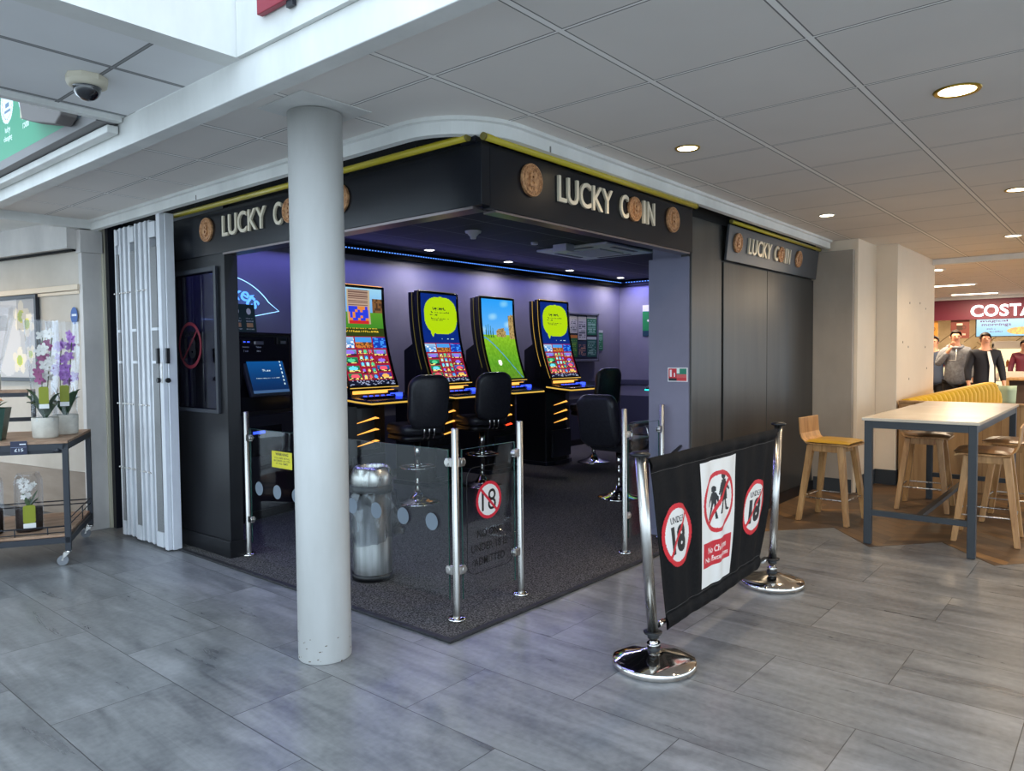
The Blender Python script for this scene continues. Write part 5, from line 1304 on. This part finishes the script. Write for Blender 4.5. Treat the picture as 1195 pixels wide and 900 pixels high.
# ---- people at the cafe
def person(lab, x, y, face, pose, top, legs, h=1.74, hood=False, white_front=False):
    """face: heading in degrees; pose: joint positions in local metres (x right, y forward)"""
    t = thing('person', lab, 'person', (x, y, 0), radians(face-90)); s = h/1.74
    def skin(name, joints, edges, m, sub=2):
        me = bpy.data.meshes.new(name); me.from_pydata([Vector(j[:3])*s for j in joints], edges, []); me.materials.append(m)
        o = bpy.data.objects.new(name, me); COL.objects.link(o); o.parent = t
        md = o.modifiers.new('skin', 'SKIN'); md.use_smooth_shade = True
        for v, j in zip(me.skin_vertices[0].data, joints): v.radius = (j[3]*s, (j[4] if len(j) > 4 else j[3])*s)
        me.skin_vertices[0].data[0].use_root = True
        sb = o.modifiers.new('sub', 'SUBSURF'); sb.levels = sub; sb.render_levels = sub
        return o
    sh = 1.43; P = pose
    J = [(0,0,.95,.13,.09),(0,0,1.12,.115,.09),(0,0,1.30,.14,.10),(0,.0,1.42,.12,.09),(0,.01,1.50,.055),(0,.02,1.56,.06),(0,.03,1.64,.078,.088),(0,.03,1.71,.06,.07)]
    E = [(i, i+1) for i in range(7)]
    for sx, arm in ((-1, P[0]), (1, P[1])):
        k = len(J); J += [(sx*.17,0,1.41,.06),(*arm[0],.045),(*arm[1],.030),(*arm[2],.038,.018)]; E += [(3,k),(k,k+1),(k+1,k+2),(k+2,k+3)]
    for sx in (-1, 1):
        k = len(J); J += [(sx*.09,0,.86,.09),(sx*.10,.01,.48,.058),(sx*.10,-.01,.09,.04),(sx*.11,.12,.04,.035)]; E += [(0,k),(k,k+1),(k+1,k+2),(k+2,k+3)]
    skin('body', J, E, M_SKIN)
    g = .018
    J2 = [(0,0,.80,.185,.15),(0,0,.98,.18,.14),(0,0,1.12,.165,.125),(0,0,1.30,.18,.13),(0,0,1.42,.14,.105),(0,.005,1.50,.078)]; E2 = [(0,1),(1,2),(2,3),(3,4),(4,5)]
    for sx, arm in ((-1, P[0]), (1, P[1])):
        k = len(J2); w = [arm[1][q]*.93+arm[0][q]*.07 for q in range(3)]; J2 += [(sx*.18,0,1.405,.078),(*arm[0],.062),(*w,.045)]; E2 += [(4,k),(k,k+1),(k+1,k+2)]
    skin('jacket' if not hood else 'fleece', J2, E2, top)
    J3 = [(0,0,.93,.155,.12)]; E3 = []
    for sx in (-1, 1): k = len(J3); J3 += [(sx*.09,0,.84,.105),(sx*.10,.01,.48,.075),(sx*.10,-.01,.09,.06)]; E3 += [(0,k),(k,k+1),(k+1,k+2)]
    skin('trousers', J3, E3, legs)
    b = MB()
    for sx in (-1, 1): b.ball((sx*.11*s, .06*s, .04*s), .06*s, 12, 8, sc=(.8, 2.2, .65))
    b.build('shoes', M_PLAST, t, local=True)
    b = MB(); b.ball((0, .012*s, 1.665*s), .098*s, 16, 10, sc=(.88, 1.0, 1.0)); hv = [p for p in b.v]
    b2 = MB(); b2.add(hv, [f for f in b.f if not (sum(hv[i].y for i in f)/4 > .035*s and sum(hv[i].z for i in f)/4 < 1.715*s) and sum(hv[i].z for i in f)/4 > 1.60*s], smooth=True); b2.build('hair', M_HAIR, t, local=True, recalc=False)
    b = MB(); b.ball((0, .118*s, 1.625*s), .016*s, 8, 6, sc=(.8,1,1.5)); 
    for sx in (-1, 1): b.ball((sx*.078*s, .02*s, 1.63*s), .02*s, 8, 6, sc=(.4,.8,1.4))
    b.build('nose_and_ears', M_SKIN, t, local=True)
    b = MB()
    for sx in (-1, 1): b.ball((sx*.030*s, .098*s, 1.652*s), .010*s, 8, 6)
    b.box(-.022*s, .100*s, 1.583*s, .022*s, .108*s, 1.589*s); b.build('eyes_and_mouth', mat('feature_dark', (80, 40, 36), .5), t, local=True)
    for sx, arm in ((-1, P[0]), (1, P[1])):
        w = Vector(arm[1])*s; hd = Vector(arm[2])*s; d_ = (hd-w).normalized(); sd_ = d_.cross(Vector((0,1,.2))).normalized(); b = MB()
        for q in range(4): 
            o_ = sd_*(q-1.5)*.017; L_ = (.062, .074, .070, .055)[q]; p_ = hd+o_+d_*.01; b.tube([p_, p_+d_*L_*.55, p_+d_*L_+Vector((0,.016,0))], .008, 6, radii=[.009,.008,.006])
        p_ = w+(hd-w)*.5; b.tube([p_, p_+d_*.03+sd_*.035*(-sx), p_+d_*.07+sd_*.042*(-sx)], .009, 6); b.build('fingers', M_SKIN, t, local=True)
    if hood:
        b = MB(); b.tube([(.11*cos(a)*s, (-.01+.10*sin(a))*s, (1.475-.02*sin(a))*s) for a in [2*pi*k/20 for k in range(20)]], .028*s, 8, closed=True); b.build('hood_collar', top, t, local=True)
        b = MB(); b.tube([(.01*s, .145*s, 1.43*s), (.015*s, .158*s, 1.34*s), (.02*s, .16*s, 1.25*s), (.12*s, .14*s, 1.245*s)], .006, 6); b.build('pale_zip', M_PAPER, t, local=True)
    if white_front:
        b = MB(); b.prism([(-.10,.93),(-.02,.93),(-.03,1.20),(.01,1.44),(-.03,1.44),(-.09,1.2)], .142, .150, 'xz'); b.v = [Vector((p.x*s, p.y*s, p.z*s)) for p in b.v]; b.build('pale_shirt_front', M_PAPER, t, local=True)
    return t
down = lambda sx: ((sx*.25, .0, 1.15), (sx*.26, .08, .92), (sx*.255, .11, .84))
phone = lambda sx: ((sx*.27, .03, 1.16), (sx*.13, .17, 1.40), (sx*.09, .18, 1.48))
PX, PY = 11.9, -.19
person('person in a grey fleece with pale zip, hand raised to the chin', PX, PY, 200, (down(-1), phone(1)), M_GREYKNIT, M_TROUS, 1.74, hood=True)
person('person in an open dark coat over a pale shirt, right of the grey fleece', PX-.35, PY-.47, 205, (down(-1), down(1)), M_NAVYKNIT, M_TROUS, 1.68, white_front=True)
person('person in a blue grey jacket partly hidden behind the cream wall', PX+.7, PY+.44, 175, (down(-1), ((.24, .05, 1.17), (.12, .24, 1.12), (.05, .28, 1.13))), M_DENIM, M_TROUS, 1.66)
person('cafe worker in a maroon top behind the counter at the right', 15.9, oy(1188)-.04, 190, (down(-1), down(1)), M_MAROON, M_TROUS, 1.60)

# ---- flower trolley and plants at the left
A = Vector((-.635, 2.98, 0)); DL = Vector((-.87, .49, 0)).normalized(); DS = Vector((.49, .87, 0)).normalized()
LT, ST = 1.5, .86
def TP(l, s, z): return A+DL*l+DS*s+Vector((0,0,z))
Mt = Matrix((DL, -DS*-1, Vector((0,0,1)))).transposed().to_4x4(); Mt.translation = A
t = thing('flower_trolley', 'dark iron flower trolley with two wooden boards on castors at the left edge', 'trolley', tuple(TP(.75, .43, 0)))
def tb(mb, l0, s0, z0, l1, s1, z1):
    mb.T = Mt; mb.box(l0, s0, z0, l1, s1, z1); mb.T = None; return mb
tb(MB(), .0, .0, .832, LT, ST, .850).build('top_board', M_OAKTOP, t, .002)
tb(MB(), .02, .02, .195, LT-.02, ST-.02, .213).build('lower_board', M_OAKTOP, t, .002)
b = MB()
for s_ in (0, ST-.03): tb(b, 0, s_, .79, LT, s_+.03, .831); tb(b, 0, s_, .155, LT, s_+.03, .194)
for l_ in (0, LT-.03): tb(b, l_, 0, .79, l_+.03, ST, .831); tb(b, l_, 0, .155, l_+.03, ST, .194)
tb(b, .03, .02, .765, LT, .045, .789)
b.build('frame', M_IRON, t, .002)
for l_ in (0, LT-.035):
    for s_ in (0, ST-.035): tb(MB(), l_, s_, .10, l_+.035, s_+.035, .79).build('leg', M_IRON, t, .002)
b = MB()
for z_ in (.245, .275): b.tube([TP(.02, .03, z_-.02), TP(LT, .03, z_-.02)], .004, 6) if z_ < .25 else b.tube([TP(.02, .03, z_-.01), TP(LT, .03, z_-.01)], .005, 6); b.tube([TP(.02, ST-.03, z_+.03), TP(LT, ST-.03, z_+.03)], .005, 6)
for z_ in (.27, .31): b.tube([TP(.015, .03, z_), TP(.015, ST-.03, z_)], .004, 6)
for k in range(8): b.tube([TP(.14+k*.19, .03, .21), TP(.14+k*.19, .03, .265)], .004, 6)
b.tube([TP(.015, ST*.6, .21), TP(.015, ST*.6, .31)], .004, 6)
b.build('guard_rail', M_IRON, t)
b = MB(); b.ball(TP(.06, .0, .785), .016, 10, 8); b.cyl(TP(.05,.01,.785), TP(.09,.01,.785), .012); b.build('hook', M_IRON, t)
for l_, s_ in ((.0175, .0175), (.0175, ST-.0175), (LT-.0175, .0175), (LT-.0175, ST-.0175)):
    c = TP(l_, s_, 0); b = MB(); e = DL*.022
    b.cyl(c+Vector((0,0,.085)), c+Vector((0,0,.10)), .018); 
    for sgn in (-1, 1):
        w_ = DS*.0-(DS*.014*sgn); b.add([c+w_+DL*.03+Vector((0,0,.036)), c+w_+DL*.045+Vector((0,0,.036)), c+w_-DL*.012+Vector((0,0,.09)), c+w_-DL*-.03+Vector((0,0,.09))], [(0,1,2,3)])
    cs = b.build('castor', M_CHROME, t)
    b = MB(); w0 = c+DL*.035+Vector((0,0,.036)); b.cyl(w0-DS*.011, w0+DS*.011, .034, n=24); b.build('wheel', mat('grey_wheel', (120, 122, 126), .4), cs)
# price tag
t = thing('price_tag', 'dark blue price tag reading 15 pounds on the trolley edge', 'price tag', tuple(TP(.30, -.01, .82)))
mk = Mask().text('£15', .045, .028, .050, .020, .02).done()
Mtag = basis(TP(.325, -.006, .772), -DL, (0,0,1))
raster('tag_face', .09, .085, 60, 56, lambda a, c: (225,228,235) if mk(a, c) or (.05 < a < .085 and .062 < c < .070) else ((120,126,150) if .045 < c < .048 else (36, 40, 66)), lambda a, c: tuple(Mtag @ Vector((a, c, .002))), M_PRINT, t)
b = MB(); b.T = Mtag; b.box(-.002, -.002, -.003, .092, .087, .001); b.T = None; b.build('holder', mat('clear_plastic', (60, 64, 90), .3), t)
def flower(mb, c, nrm, r, mi=0, n=5, cup=.25, rnd=random):
    nrm = Vector(nrm).normalized(); u, w = mb.frame_of(nrm); a0 = rnd.uniform(0, 6)
    for k in range(n):
        a = a0+2*pi*k/n; d_ = u*cos(a)+w*sin(a); s_ = d_.cross(nrm)
        p = [c, c+d_*r*.45+s_*r*.34+nrm*r*cup*.5, c+d_*r*.85+s_*r*.26+nrm*r*cup, c+d_*r+nrm*r*cup*.8, c+d_*r*.85-s_*r*.26+nrm*r*cup, c+d_*r*.45-s_*r*.34+nrm*r*cup*.5]
        mb.add(p, [(0,1,2,3),(0,3,4,5)], mi, True)
    mb.ball(c+nrm*r*.12, r*.16, 6, 4, mi)
def leaf(mb, base, tip, w, arch, mi=0, n=8):
    base = Vector(base); tip = Vector(tip); d_ = tip-base; s_ = d_.cross(Vector((0,0,1))).normalized() if abs(d_.normalized().z) < .98 else Vector((1,0,0)); vs = []
    for k in range(n+1):
        q = k/n; p = base+d_*q+Vector((0,0,arch*sin(pi*q*.9))); ww = w*(sin(pi*min(1,q*.92+.08)))**.7*(1 if q < 1 else 0)+.0008
        vs += [p-s_*ww+Vector((0,0,ww*.35)), p, p+s_*ww+Vector((0,0,ww*.35))]
    mb.add(vs, [(k*3+j, k*3+j+1, k*3+j+4, k*3+j+3) for k in range(n) for j in (0,1)], mi, True)
def orchid(name, lab, c, m1, seed, fh=(.47, .70), lean=.03, patchy=None):
    r = random.Random(seed); t = thing(name, lab, 'plant', c); c = Vector(c)
    b = MB(); b.lathe([(0,0),(.070,0),(.078,.01),(.083,.14),(.080,.145),(.075,.14),(.073,.12),(0,.12)], tuple(c), 36); b.build('pot', M_POT, t)
    b = MB(); b.lathe([(0,.121),(.072,.121)], tuple(c), 20); b.build('potting_bark', M_SOIL, t)
    for k in range(6):
        a = r.uniform(0, 2*pi) if k > 1 else (-.7 + 3.1*k); L_ = r.uniform(.10, .17); b = MB()
        leaf(b, c+Vector((0,0,.13)), c+Vector((cos(a)*L_*.8, sin(a)*L_*.8, .13+r.uniform(.08, .24))), .040, .04); o = b.build('leaf', M_LEAF, t, recalc=False)
    for k in range(2):
        a = r.uniform(0, 6); top = c+Vector((lean*cos(a)+.02*(k*2-1), lean*sin(a), fh[1])); b = MB(); pts = []
        for q in range(9): u_ = q/8; pts.append(c+Vector((.01*(k*2-1),0,.13))+(top-c-Vector((0,0,.13)))*u_+Vector((.02*sin(pi*u_)*cos(a+2), .02*sin(pi*u_), 0)))
        b.tube(pts, .0032, 6); b.build('stem', M_STEM, t)
        b = MB()
        for q in range(9):
            u_ = .52+.48*q/8; p = pts[min(8, int(u_*8))]+Vector((r.uniform(-.055,.055), r.uniform(-.055,.055), r.uniform(-.03,.03)))
            flower(b, p, Vector((-.6+r.uniform(-.4,.4), -.7+r.uniform(-.4,.4), r.uniform(-.2,.3))), r.uniform(.034,.044), rnd=r, mi=(q % 2 if patchy else 0))
        b.build('flower_spray', [m1, patchy] if patchy else m1, t, recalc=False)
    b = MB(); n = 28; vs = []; lv = [(.079, .12), (.075, .20), (.085, .40), (.095, .62), (.098, .82)]
    for R_, z_ in lv:
        for k in range(n): a = 2*pi*k/n; q = R_*(1+.07*sin(5*a+z_*7)+.04*sin(9*a)); vs.append(c+Vector((q*cos(a), q*sin(a), z_)))
    b.add(vs, [(i*n+k, i*n+(k+1)%n, (i+1)*n+(k+1)%n, (i+1)*n+k) for i in range(len(lv)-1) for k in range(n)], smooth=True); b.build('clear_sleeve', M_CELLO, t, recalc=False)
    vd = (Vector((-2.5,-2.5,0))-c); vd.z = 0; vd.normalize(); sdv = Vector((-vd.y, vd.x, 0)); b = MB()
    o_ = c+vd*.088+sdv*(-.032)+Vector((0,0,.21)); b.T = basis(o_, sdv, (0,0,1)); b.prism(rrect(0, .03, .058, .15, .014), 0, .0015); b.T = None; g = b.build('plant_label', M_LIME, t)
    b = MB(); b.T = basis(o_, sdv, (0,0,1)); b.box(0, .0, 0, .058, .03, .0015); b.T = None; b.build('label_price_strip', M_PAPER, t)
orchid('potted_orchid', 'white and purple orchid in a pale pot, left of the violet one', tuple(TP(.18, .26, .85)), M_WPET, 11, patchy=M_MAG)
orchid('potted_orchid', 'violet orchid in a pale pot at the right end of the trolley top', tuple(TP(.10, .50, .85)), M_VIOLET, 12)
# wrapped peach flowers
c = TP(.50, .22, .85); t = thing('wrapped_bouquet', 'peach flowers in a dark green tapered bag on the trolley top', 'flowers', tuple(c)); r = random.Random(4)
b = MB(); b.prism([(-.085,-.06),(.085,-.06),(.085,.06),(-.085,.06)], 0, .0); b = MB()
vs = [c+DL*x_+DS*y_+Vector((0,0,z_)) for x_, y_, z_ in ((-.08,-.055,0),(.08,-.055,0),(.08,.055,0),(-.08,.055,0),(-.115,-.08,.22),(.115,-.08,.22),(.115,.08,.22),(-.115,.08,.22))]
b.add(vs, [(0,3,2,1),(0,1,5,4),(1,2,6,5),(2,3,7,6),(3,0,4,7)]); o = b.build('bag', M_DGREEN, t); sd = o.modifiers.new('t', 'SOLIDIFY'); sd.thickness = .002
b = MB(); v, f = text_geo('FLOWERS', .11, .022, 0, .01, True) if False else text_geo('S', .016, .024, 0, .01, True)
Mb = basis(c-DS*.072+Vector((0,0,.12)), -DL, (0,0,1)); b.add([Mb @ p for p in v], f); b.tube([Mb @ Vector((x_, -.03, 0)) for x_ in (-.06, .05)], .0012, 5); b.build('gold_marks', M_GOLD, t, recalc=False)
b = MB()
for k in range(16): 
    a = r.uniform(0, 6.28); q = r.uniform(.02, .10); leaf(b, c+Vector((0,0,.15)), c+Vector((q*cos(a)*1.3, q*sin(a)*1.3, r.uniform(.20, .27))), .02, .02)
b.build('foliage', M_FOL, t, recalc=False)
for k in range(11):
    a = r.uniform(0, 6.28); q = r.uniform(0, .10); p = c+Vector((q*cos(a), q*sin(a), r.uniform(.25, .30))); b = MB(); nd = Vector((cos(a)*.5-.3, sin(a)*.5-.3, 1))
    flower(b, p, nd, .038, n=6, cup=.3, rnd=r); flower(b, p+Vector((0,0,.004)), nd, .025, n=5, cup=.7, rnd=r); b.build('bloom', M_PEACH, t, recalc=False)
# glass jars on the lower board
def jar(lab, c, mpet, seed):
    c = Vector(c); t = thing('flower_vase', lab, 'vase', tuple(c)); r = random.Random(seed)
    b = MB(); b.lathe([(0,0),(.083,0),(.086,.01),(.086,.34),(.078,.375),(.070,.385),(.070,.40)], tuple(c), 36); b.build('glass_jar', M_CELLO, t)
    b = MB(); b.lathe([(0,.004),(.078,.004),(.080,.15),(0,.155)], tuple(c), 28); b.build('dark_fill', M_SOIL, t)
    b = MB()
    for k in range(7): a = r.uniform(0, 6.28); leaf(b, c+Vector((0,0,.15)), c+Vector((.06*cos(a), .06*sin(a), r.uniform(.20,.27))), .014, .01)
    b.build('foliage', M_FOL, t, recalc=False)
    b = MB(); b.tube([c+Vector((0,0,.15)), c+Vector((.01,0,.25)), c+Vector((0,.01,.33))], .003, 6); b.build('stem', M_STEM, t)
    b = MB()
    for k in range(16): a = r.uniform(0, 6.28); q = r.uniform(.0, .055); flower(b, c+Vector((q*cos(a), q*sin(a), r.uniform(.24,.35))), Vector((-.6+r.uniform(-.5,.5), -.7+r.uniform(-.5,.5), .3)), .022, rnd=r)
    b.build('flower_spray', mpet, t, recalc=False)
    vd = (Vector((-2.5,-2.5,0))-c); vd.z = 0; vd.normalize(); sdv = Vector((-vd.y, vd.x, 0)); o_ = c+vd*.089+sdv*(-.036)+Vector((0,0,.02))
    b = MB(); b.T = basis(o_, sdv, (0,0,1)); b.prism(rrect(0, .045, .072, .17, .015), 0, .0015); b.T = None; b.build('vase_label', M_LIME, t)
    b = MB(); b.T = basis(o_, sdv, (0,0,1)); b.box(0, .012, 0, .072, .045, .0015); b.T = None; b.build('label_price_strip', M_PAPER, t)
jar('glass jar with magenta flowers on the lower board, at the left edge', TP(.52, .22, .213), M_MAG, 21)
jar('glass jar with white flowers on the lower board, under the orchids', TP(.29, .24, .213), M_WPET, 22)
# raised rear shelf with pot
t = thing('display_shelf', 'raised rear wooden shelf on black brackets behind the orchids', 'shelf', tuple(TP(.75, .70, .85)))
tb(MB(), .36, .62, 1.155, LT, .85, 1.172).build('shelf_board', M_OAKTOP, t, .002)
b = MB(); tb(b, .36, .62, 1.125, LT, .64, 1.154); tb(b, .36, .83, .851, .39, .85, 1.154); tb(b, .36, .83, .93, LT, .85, .96); b.build('bracket_frame', M_IRON, t)
c = TP(.62, .72, 1.172); t = thing('potted_plant', 'pale pot of white and yellow flowers on the raised shelf', 'plant', tuple(c)); r = random.Random(8)
b = MB(); b.lathe([(0,0),(.060,0),(.068,.01),(.070,.12),(.064,.12),(0,.105)], tuple(c), 32); b.build('pot', M_POT, t)
b = MB()
for k in range(30): a = r.uniform(0, 6.28); q = r.uniform(.02,.11); leaf(b, c+Vector((0,0,.11)), c+Vector((q*cos(a), q*sin(a), r.uniform(.16,.34))), .012, .01)
b.build('foliage', noisy(mat('dark_foliage', (50, 44, 60), .6), (36, 34, 48), (70, 84, 60), (30,30,30)), t, recalc=False)
b = MB()
for k in range(14): a = r.uniform(0, 6.28); q = r.uniform(.0,.08); flower(b, c+Vector((q*cos(a), q*sin(a), r.uniform(.22,.34))), Vector((-.5, -.6, .6)), .022, rnd=r)
b.build('white_bloom', M_WPET, t, recalc=False)
b = MB(); flower(b, c+Vector((-.03,-.05,.36)), (-.5,-.6,.5), .045, n=7, cup=.5, rnd=r); b.build('yellow_bloom', mat('yellow_petal', (236, 196, 70), .5), t, recalc=False)
b = MB(); n = 24; vs = []
for R_, z_ in ((.06,.10),(.10,.25),(.19,.62)):
    for k in range(n): a = 2*pi*k/n; vs.append(c+Vector((R_*(1+.06*sin(5*a))*cos(a), R_*(1+.06*sin(5*a))*sin(a), z_)))
b.add(vs, [(i*n+k, i*n+(k+1)%n, (i+1)*n+(k+1)%n, (i+1)*n+k) for i in range(2) for k in range(n)], smooth=True); b.build('clear_sleeve', M_CELLO, t, recalc=False)
# framed flower picture on the wall
t = thing('flower_picture', 'dark framed picture of white and yellow lilies on the flower shop wall', 'picture', tuple(P0+d*.0+Vector((-.2,.6,1.2))))
dW = Vector((cos(radians(100)), sin(radians(100)), 0)); nW = Vector((-dW.y, dW.x, 0))
Ow = P0+dW*2.0+nW*.02; Mw = basis(Ow+Vector((0,0,1.24)), -dW, (0,0,1)); WP, HP = 1.36, .68
def pic(a, c):
    u, v = a/WP, c/HP
    col = (190, 186, 186)
    if ((u-.66)/.16)**2+((v-.42)/.40)**2 < 1: col = (212, 206, 204)
    for (px_, py_, rad, ang) in ((.83,.78,.20,.3),(.90,.68,.17,2.2),(.80,.22,.18,4.0),(.93,.30,.12,1.0)):
        x_, y_ = (u-px_)*2, v-py_; q = sqrt(x_*x_+y_*y_); th = math.atan2(y_, x_)
        if q < rad*(.55+.45*abs(cos(2.5*(th-ang)))): col = (236-60*(q < rad*.35), 222-30*(q < rad*.35), 200-130*(q < rad*.4))
    if noise2(int(u*9), int(v*5), 3) > .75 and v > .5: col = tuple(x_*.8 for x_ in col)
    return col
raster('print', WP, HP, 110, 56, pic, lambda a, c: tuple(Mw @ Vector((a, c, .006))), M_PRINT, t)
b = MB(); b.T = Mw
for x0,y0,x1,y1 in ((-.03,-.03,WP+.03,.0),(-.03,HP,WP+.03,HP+.03),(-.03,0,0,HP),(WP,0,WP+.03,HP)): b.box(x0,y0,-.012,x1,y1,.018)
b.T = None; b.build('frame', M_IRON, t, .002)
